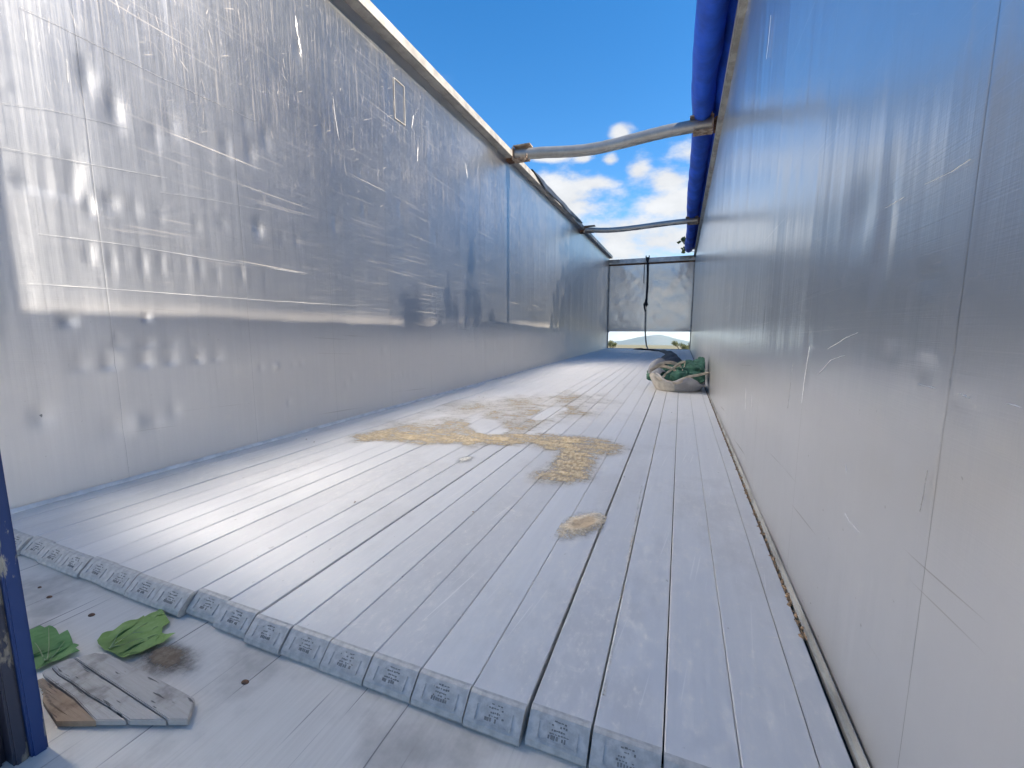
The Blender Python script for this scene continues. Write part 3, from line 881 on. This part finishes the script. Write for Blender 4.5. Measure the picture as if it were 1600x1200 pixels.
# blue centre post of the rear doorway, close to the camera
post = MB().box(1.11, 1.222, .197, .2315, -.20, 2.80).obj('centre_post', M['door_blue'], trailer, bevel=.004)
MB().box(1.12, 1.204, .232, .2615, -.20, 2.80).obj('post_seal', M['door_dark'], post, bevel=.006)
MB().box(1.12, 1.226, .262, .2795, -.20, 2.80).obj('post_edge', M['door_worn'], post, bevel=.003)
MB().box(1.12, 1.232, .280, .300, -.20, 2.80).obj('post_lip', M['door_lip'], post, bevel=.003)
# right door swung wide open beside the trailer
door2 = MB().box(W+.075, W+.12, .25, 1.45, -.20, 1.02).obj('rear_door', M['door_blue'], trailer, bevel=.004)

# ------------------------------------------------------------------ roof bows, tarpaulins
def roof_bow(y, pts, r, label):
    root = empty('roof_bow', (0, y, 0)); tag(root, label, 'roof bow', 'roof bows across the open top')
    P = [Vector(p) for p in pts]
    # smooth through the control points
    S = []
    for i in range(len(P)-1):
        p0, p1, p2, p3 = P[max(i-1, 0)], P[i], P[i+1], P[min(i+2, len(P)-1)]
        for q in np.linspace(0, 1, 7)[:-1]:
            S.append(.5*((2*p1)+(p2-p0)*q+(2*p0-5*p1+4*p2-p3)*q*q+(3*p1-p0-3*p2+p3)*q**3))
    S.append(P[-1])
    S = [s+Vector((0, random.uniform(-.0015, .0015), random.uniform(-.0015, .0015))) for s in S]
    MB().tube(S, [r*random.uniform(.98, 1.02) for _ in S], 16, .7).obj('tube', M['bow'], root, True)
    for sx, x in ((1, .02), (-1, W-.01)):
        zc = pts[0][2] if sx > 0 else pts[-1][2]
        b = MB(); t_ = .008
        q = lambda a, c: (min(x+sx*a, x+sx*c), max(x+sx*a, x+sx*c))
        b.box(*q(.06, .26), -.075, .075, zc-r-.014, zc-r-.004)          # pocket floor
        b.box(*q(.06, .26), .065, .075, zc-r-.004, zc+r*.7)              # far cheek
        b.box(*q(.06, .075), -.075, .064, zc-r-.004, zc+r*1.0)           # back plate
        b.box(*q(.245, .26), -.06, .064, zc-r-.004, zc-r*.45)
        b.box(*q(.075, .30), -.07, .06, zc+r+.006, zc+r+.018)            # lid
        b.obj('bracket', M['bracket'], root)
        c = MB(); c.tube([(x+sx*.03, -.055, zc+.02), (x+sx*.03, .05, zc+.02)], .028, 10); c.box(*q(-.02, .055), -.05, .05, zc-r-.02, zc-.01)
        c.obj('hinge', M['rust'], root, True)
    return root


roof_bow(5.41, [(.10, 0, 2.862), (.5, 0, 2.83), (.85, 0, 2.795), (1.12, 0, 2.785), (1.4, 0, 2.803), (1.7, 0, 2.832), (2.0, 0, 2.855), (2.4, 0, 2.862)], .068,
         'dented grey roof bow nearest the camera, with an open rusty bracket at its left end')
roof_bow(9.74, [(.10, 0, 2.818), (.5, 0, 2.775), (.8, 0, 2.765), (1.2, 0, 2.776), (1.6, 0, 2.798), (2.0, 0, 2.815), (2.4, 0, 2.82)], .055,
         'slimmer dark roof bow behind the first one, close to the front wall')


def tarp_roll():
    ys = np.concatenate([np.linspace(.58, LEN-.02, 260)]); th = np.linspace(0, 2*PI, 33)
    def fn(U, V):
        sag = -.030*np.cos((U-5.41)/4.33*2*PI)*-1
        cx = 2.302 - .018*np.exp(-((U-5.0)/.7)**2) + .012*np.sin(U*1.3)+.01*(vnoise(U*1.2, U*0, 31, 3)-.5)
        cz = 3.02 - .030 + .03*np.cos((U-5.41)/4.33*2*PI) - .006*np.clip(U-5, 0, 10)
        r = .113*(1+.16*(vnoise(U*1.9, np.cos(V)*1.3+4, 33, 3)-.5)+.12*(vnoise(U*7+np.sin(V)*1.5, np.cos(V)*2+9, 35, 3)-.5))
        rz = r*(1+.12*np.clip(-np.sin(V), 0, 1))
        return cx+r*np.cos(V), U, cz+rz*np.sin(V)
    root = empty('rolled_tarpaulin', (0, 0, 0)); tag(root, 'blue roll-over tarpaulin rolled up along the top of the right wall', 'tarpaulin')
    me = grid_mesh('roll', fn, ys, th); o = link('roll', me, M['blue_tarp'], root, smooth=True)
    bm = bmesh.new(); bm.from_mesh(me); bmesh.ops.remove_doubles(bm, verts=bm.verts, dist=1e-5); bmesh.ops.recalc_face_normals(bm, faces=bm.faces); bm.to_mesh(me); bm.free()
    # the sheet running from the roll back over the rail
    def fn2(U, V):
        x = 2.36 + (W+.085-2.36)*V
        z = 3.075 - .235*V**1.3 - .03*np.sin(PI*V) + .006*(vnoise(U*3, V*3, 37, 2)-.5) - .008*np.clip(U-5, 0, 10)*(1-V)
        return x, U, z
    vs_ = np.linspace(0, 1, 10)
    me = grid_mesh('sheet', fn2, ys, vs_); link('sheet', me, M['blue_tarp'], root, smooth=True)
    mb = MB(); mb.box(W+.062, W+.072, .8, LEN, HR-.15, HR+.14); mb.obj('hem', M['blue_tarp'], root)
    for y in (3.99, 8.2):
        n = 12; mb = MB(); mb.tube([(2.204, y, 3.0), (2.198, y, 3.0)], .014, 12); mb.obj('eyelet', M['bracket'], root, True)


tarp_roll()


def tarp_flap():
    ys = np.linspace(6.1, 9.5, 50); vs_ = np.linspace(0, 1, 9)
    def fn(U, V):
        drop = .05+.05*vnoise(U*2.5, U*0, 51, 3)
        e = np.clip(np.minimum(U-6.1, 9.5-U)/.5, 0, 1)
        x = np.where(V < .5, -.045+.145*V*2, .10+.004*np.sin(U*9)+.012*vnoise(U*5, V*2, 53, 2))
        z = H+.093+.015*vnoise(U*4, V*3, 55, 2) - np.where(V < .5, 0, (V-.5)*2*drop*e)
        return x, U, z
    o = link('tarp_strip', grid_mesh('tarp_strip', fn, ys, vs_), M['flap'], smooth=True)
    tag(o, 'ragged dark tarpaulin strip lying on the left top rail between the two bows', 'tarpaulin')


tarp_flap()

# strap hanging down the front wall
root = empty('tie_strap', (1.15, LEN-.06, 0)); tag(root, 'black tie strap hanging down the middle of the front wall to the floor', 'strap')
def ribbon(pts, w, th, y=0):
    mb = MB(); v = []; f = []
    for (x, yy, z) in pts: v += [(x-w/2, yy, z), (x+w/2, yy, z), (x+w/2, yy+th, z), (x-w/2, yy+th, z)]
    for i in range(len(pts)-1):
        for k in range(4): f.append((i*4+k, i*4+(k+1) % 4, i*4+4+(k+1) % 4, i*4+4+k))
    f += [(0, 3, 2, 1), tuple(len(pts)*4-4+k for k in range(4))]
    return mb.add(v, f)


ribbon([(.0, -.03, 2.74), (.005, -.035, 2.6), (.018, -.01, 2.3), (.022, -.01, 1.9), (.012, -.01, 1.5)], .06, .006).obj('webbing', M['strap_black'], root)
mb = MB(); mb.box(-.045, .045, -.06, -.02, 2.66, 2.77); mb.box(-.06, -.03, -.05, -.03, 2.74, 2.82); mb.box(.03, .06, -.05, -.03, 2.74, 2.82); mb.obj('hook', M['strap_black'], root, bevel=.006)
mb = MB(); mb.box(-.03, .04, -.06, -.01, 1.33, 1.52); mb.tube([(.0, -.04, 1.5), (-.05, -.07, 1.38), (-.03, -.06, 1.25), (.0, -.04, 1.15)], .022, 8); mb.tube([(.02, -.04, 1.45), (.05, -.07, 1.36), (.01, -.05, 1.3)], .02, 8); mb.obj('buckle', M['strap_black'], root, bevel=.005)
ribbon([(.0, -.03, 1.15), (.005, -.03, .9), (.012, -.03, .6), (.04, -.04, .3), (.075, -.07, .1), (.12, -.12, .02)], .045, .006).obj('tail', M['strap_tan'], root)
mb = MB(); mb.tube([(-.09, -.02, 2.6), (-.088, -.02, 2.0)], .008, 6); mb.obj('cord', M['strap_black'], root)

# ------------------------------------------------------------------ on the floor, far end
def crumple(name, fn_pts, thick, mat, label, cat):
    pass


def black_sheet():
    # strip of black rubber sheet across the floor and crumpled behind the bag
    us = np.linspace(0, 1, 80); vs_ = np.linspace(0, 1, 14)
    path = [(.98, 13.3), (1.35, 13.1), (1.75, 12.6), (2.0, 11.2), (2.02, 9.6), (2.05, 8.2), (2.1, 7.2), (2.15, 6.2), (2.18, 5.7)]
    P = np.array(path)
    def fn(U, V):
        s = U*(len(P)-1); i = np.clip(s.astype(int), 0, len(P)-2); f = s-i
        cx = P[i, 0]*(1-f)+P[i+1, 0]*f; cyy = P[i, 1]*(1-f)+P[i+1, 1]*f
        wdt = .12+.22*np.clip(U*1.6-.6, 0, 1)
        n1 = vnoise(U*26, V*2, 71, 3); n2 = vnoise(U*9, V*3, 73, 3)
        return cx+(V-.5)*wdt*2*(.6+.8*n2), cyy+.25*(n1-.5), .005+(.05+.32*np.clip(U-.25, 0, 1)*n2)*np.sin(V*PI)*(.35+n1)
    o = link('rubber_sheet', grid_mesh('rubber_sheet', fn, us, vs_), M['black_sheet'], smooth=True)
    tag(o, 'crumpled black rubber sheet trailing across the floor behind the bag to the front wall', 'rubber sheet')


black_sheet()


def big_bag():
    cx, cy_ = 2.18, 4.88
    root = empty('bulk_bag', (cx, cy_, 0)); tag(root, 'slumped off-white bulk bag against the right wall, holding green netting', 'bag'); root.scale = (.92, .96, .86)
    th = np.linspace(0, 2*PI, 72); vs_ = np.linspace(0, 1, 22)
    def rim(T):
        # lower at the front where it gapes, higher left and right
        return .215 + .055*np.cos(T-PI*.95) + .04*np.sin(T*3+.6) - .10*np.exp(-((np.mod(T-PI*1.40+PI, 2*PI)-PI)/.55)**2) + .03*np.sin(T*5+1)
    def fn(U, V):
        fx, fy = .30, .33
        bulge = np.where(V < .62, .80+.25*np.sin(np.clip(V/.62, 0, 1)*PI*.62), .80+.25*np.sin(PI*.62)-.22*((V-.62)/.38)**1.2)
        fold = 1+.11*1.9*(vnoise(np.cos(U)*1.8+5, np.sin(U)*1.8+V*1.2, 77, 3)-.5)+.035*np.sin(U*7+V*3)*V
        h = rim(U)*np.sin(np.clip(V/.72, 0, 1)*PI/2) - .07*np.clip((V-.72)/.28, 0, 1)**1.2
        z = h+.02*(vnoise(np.cos(U)*4+5, np.sin(U)*4+V*4, 79, 3)-.5)*V
        x = np.clip(fx*bulge*fold*np.cos(U), -5, W-cx-.012); y = fy*bulge*fold*np.sin(U)
        return x, y, np.maximum(z, .002)
    me = grid_mesh('bag', fn, th, vs_); me.flip_normals()
    b = link('sack', me, M['bag_white'], root, smooth=True)
    # grey panel sewn on the right front of the sack
    sel = np.linspace(PI*1.47, PI*1.90, 22)
    def fn3(U, V):
        X, Y, Z = fn(U, V*.62+.03); k = 1.012; return np.minimum(X*k, W-cx-.008), Y*k, Z
    me = grid_mesh('panel', fn3, sel, np.linspace(0, 1, 12)); me.flip_normals(); link('grey_panel', me, M['bag_grey2'], root, smooth=True)
    # lining folded outwards on the left
    sel = np.linspace(PI*.62, PI*1.30, 26)
    def fn4(U, V):
        r = .335-.17*V; return r*np.cos(U)*1.0, r*np.sin(U), rim(U)-.012+.055*np.sin(V*PI)+.035*(vnoise(U*3, V*3, 83, 3)-.5)
    link('folded_lining', grid_mesh('folded_lining', fn4, sel, np.linspace(0, 1, 10)), M['bag_grey'], root, smooth=True)
    # bundles of green netting
    r = random.Random(3)
    for k, (x, y, z, s) in enumerate([(.02, -.19, .17, .105), (-.10, -.17, .165, .08), (.16, -.02, .22, .13), (.25, .05, .25, .12), (.27, .16, .29, .12), (.10, .13, .25, .13), (-.22, .13, .19, .11), (-.27, .03, .14, .07), (.20, -.14, .17, .09), (-.05, .02, .19, .13)]):
        bm = bmesh.new(); bmesh.ops.create_icosphere(bm, subdivisions=4, radius=s)
        for v in bm.verts:
            d = v.co.normalized(); q = d*2.2+Vector((k*3, 0, 0))
            f = 1+.26*mn.noise(q)+.16*abs(mn.noise(q*2.0+Vector((0, q.z*1.5, 0))))+.05*mn.noise(q*4)
            v.co = Vector((d.x*s*f*1.1, d.y*s*f, d.z*s*f*.78))
            v.co.x = min(v.co.x, W-cx-x-.015)
        me = bpy.data.meshes.new('netting'); bm.to_mesh(me); bm.free()
        link('netting', me, M['net'], root, smooth=True, loc=(x, y, z))
    # carrying straps
    def strap(pts, w):
        P = [Vector(p) for p in pts]; S = []
        for i in range(len(P)-1):
            p0, p1, p2, p3 = P[max(i-1, 0)], P[i], P[i+1], P[min(i+2, len(P)-1)]
            for q in np.linspace(0, 1, 7)[:-1]: S.append(.5*((2*p1)+(p2-p0)*q+(2*p0-5*p1+4*p2-p3)*q*q+(3*p1-p0-3*p2+p3)*q**3))
        S.append(P[-1])
        mb = MB(); mb.tube(S, w, 8, .28); return mb
    strap([(-.30, -.14, .20), (-.22, -.10, .30), (-.10, -.05, .335), (-.0, -.02, .30), (.06, -.10, .22), (.05, -.24, .20)], .020).obj('carry_strap', M['bag_strap'], root, True)
    strap([(-.16, -.28, .17), (-.08, -.18, .25), (.02, -.06, .33), (.07, .0, .335), (.06, -.08, .27), (.03, -.16, .20)], .018).obj('carry_strap', M['bag_strap'], root, True)
    strap([(-.31, -.02, .23), (-.18, -.02, .28), (-.05, -.12, .26), (.0, -.23, .20)], .018).obj('carry_strap', M['bag_strap'], root, True)
    strap([(-.22, -.26, .165), (-.12, -.31, .135), (-.02, -.335, .12), (.04, -.335, .14), (.10, -.31, .19), (.22, -.24, .215), (.33, -.12, .235)], .016).obj('rim_hem', M['bag_strap'], root, True)


M['bag_grey2'] = simple('bag_grey_panel', (.36, .35, .35), .8, 0, .3, 9, .3)
big_bag()

# ------------------------------------------------------------------ loose stuff on the floor
def sheet_density(name, x0, x1, y0, y1, step, dens, height, mat, label, z0=.0032):
    us = np.arange(x0, x1, step); vs_ = np.arange(y0, y1, step)
    U, V = np.meshgrid(us, vs_, indexing='ij'); Dn = dens(U, V)
    me = grid_mesh(name, lambda U, V: (U, V, z0+height*np.clip(Dn, 0, 1.3)*(.4+vnoise(U*40, V*40, 91, 3))), us, vs_)
    a = me.attributes.new('amount', 'FLOAT', 'POINT'); a.data.foreach_set('value', Dn.astype(np.float32).ravel())
    bm = bmesh.new(); bm.from_mesh(me); lay = bm.verts.layers.float['amount']
    bmesh.ops.delete(bm, geom=[v for v in bm.verts if v[lay] < -.25], context='VERTS'); bm.to_mesh(me); bm.free()
    o = link(name, me, mat, smooth=True); o['label'] = label; o['category'] = 'residue'; o['kind'] = 'stuff'
    return o


def seg(U, V, a, b, r):
    ax, ay = a; bx, by = b; dx, dy = bx-ax, by-ay
    t_ = np.clip(((U-ax)*dx+(V-ay)*dy)/(dx*dx+dy*dy+1e-9), 0, 1)
    return 1-np.hypot(U-ax-t_*dx, V-ay-t_*dy)/r


def fl(px, py):
    p = on_z(px, py, 0); return (p.x, p.y)


def sawdust_density(U, V):
    wU = U+.09*(vnoise(U*7, V*5, 101, 4)-.5); wV = V+.14*(vnoise(U*7+9, V*5, 103, 4)-.5)
    d = np.full(U.shape, -1.0)
    for a, b, r, k in ((fl(590, 680), fl(740, 686), .19, 1.3), (fl(735, 686), fl(855, 690), .17, 1.15), (fl(850, 690), fl(925, 697), .21, 1.3), (fl(905, 703), fl(880, 742), .15, 1.15),
                       (fl(640, 672), fl(800, 664), .30, .75), (fl(800, 655), fl(895, 640), .30, .62), (fl(740, 640), fl(900, 622), .42, .50), (fl(700, 660), fl(640, 668), .26, .6)):
        d = np.maximum(d, np.clip(seg(wU, wV, a, b, r)*1.25, -1, .8)*k)
    br = vnoise(U*8, V*6, 105, 4)
    hole = np.maximum(seg(wU, wV, fl(755, 660), fl(765, 672), .13), seg(wU, wV, fl(845, 652), fl(868, 640), .10))
    return d*1.1 - (br-.5)*.9 - np.clip(hole*3, 0, 1)*.8


M['sawdust'] = dusting('sawdust', (.52, .37, .19), (.66, .53, .34), 110, (70, 30), .09)
M['sand'] = dusting('sand', (.66, .52, .34), (.78, .66, .49), 160, (120, 120), .16, (.47, .345, .22))
M['pale'] = dusting('pale_dust', (.62, .58, .50), (.72, .68, .60), 160, (120, 120))
M['dirt'] = dusting('brown_dirt', (.14, .10, .065), (.20, .155, .11), 120, (90, 60))
sheet_density('sawdust', .2, 2.2, 1.4, 4.6, .012, sawdust_density, .0012, M['sawdust'], 'ochre sawdust smeared across the middle of the floor in a boot-shaped patch')
sc = fl(911, 820)


def sand_density(U, V):
    a = -.48; dx, dy = U-sc[0], V-sc[1]
    q = np.hypot((dx*math.cos(a)+dy*math.sin(a))/.060, (-dx*math.sin(a)+dy*math.cos(a))/.118)
    return 1.35-1.0*q+.5*(vnoise(U*60, V*40, 111, 3)-.5)


us = np.arange(sc[0]-.07, sc[0]+.07, .003); vs_ = np.arange(sc[1]-.15, sc[1]+.15, .004)
def sand_fn(U, V):
    dx, dy = U-sc[0], V-sc[1]; a = -.48
    q = np.hypot((dx*math.cos(a)+dy*math.sin(a))/.030, (-dx*math.sin(a)+dy*math.cos(a))/.070)
    h = .005*np.exp(-((q-.9)/.5)**2) + .002*np.exp(-(q/.5)**2) + .003*(vnoise(U*90, V*70, 113, 3)-.5)*np.exp(-(q/1.3)**2)
    return U, V, .0035+np.clip(h, 0, 1)
me = grid_mesh('sand_pile', sand_fn, us, vs_)
U, V = np.meshgrid(us, vs_, indexing='ij')
a = me.attributes.new('amount', 'FLOAT', 'POINT'); a.data.foreach_set('value', sand_density(U, V).astype(np.float32).ravel())
o = link('sand_pile', me, M['sand'], smooth=True); tag(o, 'small pile of pale sand with a hollow, lying on one plank near the camera', 'sand')
pc = fl(727, 719)
sheet_density('pale_dust', pc[0]-.09, pc[0]+.1, pc[1]-.14, pc[1]+.14, .006,
              lambda U, V: 1.1-1.2*np.hypot((U-pc[0])/.05, (V-pc[1])/.08), .004, M['pale'], 'small whitish dust spot beside the open plank seam')
for (pa, pb, r) in ((fl(943, 1090), fl(1003, 760), .010),):
    sheet_density('sand_line', min(pa[0], pb[0])-.03, max(pa[0], pb[0])+.03, pa[1], pb[1], .004,
                  lambda U, V: .75*np.clip(seg(U, V, pa, pb, .008), -1.5, 1)+.9*(vnoise(U*10, V*5, 121, 3)-.5)-.28, .002, M['sand'], 'fine sand caught along a plank seam right of the sand pile')
dc = on_z(262, 1030, SZ)
sheet_density('brown_dirt', dc.x-.16, dc.x+.2, dc.y-.08, dc.y+.08, .006,
              lambda U, V: 1.15-1.1*np.hypot((U-dc.x-.0)/.10, (V-dc.y)/.050)+.5*(vnoise(U*20, V*20, 123, 3)-.5), .002, M['dirt'], 'brown dirt patch on the rear sill beside the broken board', SZ+.002)


def crumbs(name, pts, size, mat, label):
    mb = MB(); r = random.Random(9)
    for (x, y, z) in pts:
        s = size*r.uniform(.4, 1.5); v = []
        for k in range(6):
            d = [(1, 0, 0), (-1, 0, 0), (0, 1, 0), (0, -1, 0), (0, 0, .7), (0, 0, -.5)][k]
            v.append((x+d[0]*s*r.uniform(.5, 1.4), y+d[1]*s*r.uniform(.6, 2.2), z+d[2]*s))
        mb.add(v, [(0, 2, 4), (2, 1, 4), (1, 3, 4), (3, 0, 4), (2, 0, 5), (1, 2, 5), (3, 1, 5), (0, 3, 5)])
    o = mb.obj(name, mat); o['label'] = label; o['category'] = 'debris'; o['kind'] = 'stuff'; return o


r = random.Random(4)
M['chaff'] = simple('chaff', (.33, .22, .13), .9, 0, .5, 60, .3, (.10, .07, .045))
crumbs('chaff', [(W-.012+r.uniform(-.009, .004), 1.0+r.random()**1.3*5.5, -.006+r.uniform(0, .006)) for _ in range(900)], .0045, M['chaff'], 'brown chaff caught in the channel along the right wall')
crumbs('dirt_crumbs', [(r.uniform(.1, 2.4), r.uniform(1.2, 13), .003) for _ in range(70)]+[(r.uniform(.02, 1.9), r.uniform(9.5, 13.6), .006) for _ in range(120)], .0032, M['chaff'], 'dark crumbs scattered over the floor planks')

# ------------------------------------------------------------------ on the rear sill
def crop(x, y): return (x/3.75, 780+y/3.75)


def fallen_leaf(name, outline, veins, mat, label, z, lift):
    P = [on_z(*crop(*q), z) for q in outline]
    c = sum(P, Vector())/len(P)
    root = empty(name, (c.x, c.y, z)); tag(root, label, 'leaf', 'green leaves on the rear sill')
    hgt = lambda p: lift*(vnoise(np.array([p.x*28]), np.array([p.y*28]), 131, 3)[0]-.2)+lift*.7*abs(math.sin((p.x*.8+p.y)*70))
    bm = bmesh.new()
    vs2 = [bm.verts.new((p.x-c.x, p.y-c.y, 0)) for p in P]
    bm.faces.new(vs2)
    bmesh.ops.triangulate(bm, faces=bm.faces)
    for _ in range(3): bmesh.ops.subdivide_edges(bm, edges=bm.edges, cuts=1)
    for v in bm.verts: v.co.z = hgt(v.co+c)
    bmesh.ops.recalc_face_normals(bm, faces=bm.faces)
    me = bpy.data.meshes.new('blade'); bm.to_mesh(me); bm.free(); me.materials.append(mat)
    o = link('blade', me, None, root, smooth=True)
    for line in veins:
        Q = [on_z(*crop(*q), z) for q in line]
        pts = []
        for i in range(len(Q)-1):
            for k in range(8): pts.append(Q[i].lerp(Q[i+1], k/8))
        pts.append(Q[-1])
        pts = [Vector((p.x-c.x, p.y-c.y, hgt(p)+.0016)) for p in pts]
        n = len(pts)
        MB().tube(pts, [.0013*(1-.7*i/n) for i in range(n)], 6).obj('vein', M['vein'], root, True)
    return root


fallen_leaf('fallen_leaf', [(570, 840), (600, 800), (660, 775), (720, 735), (800, 705), (845, 693), (850, 703), (900, 670), (945, 650), (970, 690), (997, 727), (955, 758), (950, 790), (985, 795), (1032, 797), (960, 840), (890, 885), (830, 905), (790, 922), (735, 940), (690, 925), (635, 900), (600, 880), (578, 862)],
            [[(640, 893), (760, 805), (960, 672)], [(640, 893), (760, 850), (930, 810)], [(650, 885), (690, 820), (728, 765)], [(780, 795), (860, 790), (930, 760)]], M['leaf_bright'],
            'light green lobed leaf lying on the sill beside the brown dirt', SZ+.004, .007)
fallen_leaf('fallen_leaf', [(130, 790), (200, 770), (235, 750), (262, 760), (288, 744), (330, 772), (348, 797), (398, 778), (420, 822), (430, 855), (467, 868), (445, 890), (472, 902), (400, 930), (330, 960), (240, 1000), (190, 1010), (120, 960), (100, 860)],
            [[(270, 965), (235, 900), (205, 850)], [(295, 968), (340, 905), (382, 850)], [(280, 965), (290, 870), (288, 770)]], M['leaf_dark'],
            'darker green leaf half hidden by the blue post, on the sill', SZ+.004, .006)


def board():
    z1 = SZ+.017
    A, B = on_z(*crop(420, 930), z1), on_z(*crop(790, 1170), z1)
    d = (B-A); d.z = 0; d.normalize(); nrm = Vector((-d.y, d.x, 0))
    M['board'] = wood_mat('weathered_wood', (.33, .295, .25), (.50, .46, .41), d)
    M['board_in'] = wood_mat('broken_wood', (.27, .17, .10), (.40, .29, .19), d)
    c = on_z(*crop(600, 1040), z1)
    root = empty('broken_board', (0, 0, 0)); tag(root, 'weathered grey broken board lying on the sill in the lower left corner', 'board')
    # outline of the top split lengthwise by cracks
    strips = [[(560, 897), (640, 906), (720, 950), (830, 1000), (950, 1062), (1060, 1120), (1140, 1165), (1100, 1290), (985, 1290), (820, 1180), (700, 1100), (560, 1010), (435, 928)],
              [(425, 922), (300, 975), (345, 1022), (420, 1066), (520, 1140), (640, 1210), (760, 1290), (975, 1292), (812, 1184), (692, 1104), (552, 1014)],
              [(245, 1003), (296, 978), (340, 1026), (415, 1072), (515, 1146), (632, 1214), (740, 1290), (560, 1290), (430, 1150), (330, 1080), (262, 1030)]]
    for k, s in enumerate(strips):
        poly = [on_z(*crop(*q), z1) for q in s]
        mb = MB(); mb.prism([(p.x, p.y) for p in poly], SZ+.004, z1-.001*k)
        mb.obj('board_strip', M['board'], root, bevel=.0015)
    r = random.Random(8)
    for k in range(7):
        a = on_z(*crop(250+12*k+r.uniform(-6, 6), 1075+22*k), SZ+.012); L = r.uniform(.03, .07)
        mb = MB(); mb.tube([a-d*.01+nrm*0, a+d*L*.5+Vector((0, 0, r.uniform(-.002, .002))), a+d*L], [.0045, .004, .0015], 5, 1.3)
        mb.obj('splinter', M['board_in'], root)
    poly = [on_z(*crop(*q), SZ+.014) for q in [(262, 1060), (330, 1105), (430, 1175), (560, 1300), (330, 1300), (250, 1180)]]
    mb = MB(); mb.prism([(p.x, p.y) for p in poly], SZ+.003, SZ+.014); mb.obj('split_layer', M['board_in'], root)


board()
# a leafy twig reaching over the front right corner
root = empty('leafy_twig', (2.62, 14.6, 2.6)); tag(root, 'small leafy twig showing above the right end of the front wall', 'twig')
mb = MB(); mb.tube([(.6, .3, -.6), (.2, .1, .1), (-.25, 0, .55), (-.5, 0, .72)], [.016, .012, .008, .004], 6); mb.tube([(-.1, 0, .38), (-.35, .1, .4), (-.5, .1, .45)], [.007, .005, .003], 6); mb.obj('stem', M['bark'], root)
leaf_cloud('foliage', [(-.5, 0, .72), (-.36, 0, .58), (-.48, .1, .45), (-.2, 0, .5)], [.13, .12, .12, .12], 46, .16, M['crown'], root, 44)

# ------------------------------------------------------------------ the air
hm, t = new_mat('haze_air'); v = t.new('ShaderNodeVolumePrincipled'); v.inputs['Color'].default_value = (.55, .74, 1, 1); v.inputs['Density'].default_value = .9e-4; v.inputs['Anisotropy'].default_value = .2
o_ = t.new('ShaderNodeOutputMaterial'); t.l.new(v.outputs[0], o_.inputs['Volume'])
hz = MB().box(-6500, 6500, -6500, 6500, -260, 18).obj('haze', hm); hz['kind'] = 'stuff'; hz['label'] = 'thin blue air haze lying over the far fields and hills'; hz['category'] = 'haze'
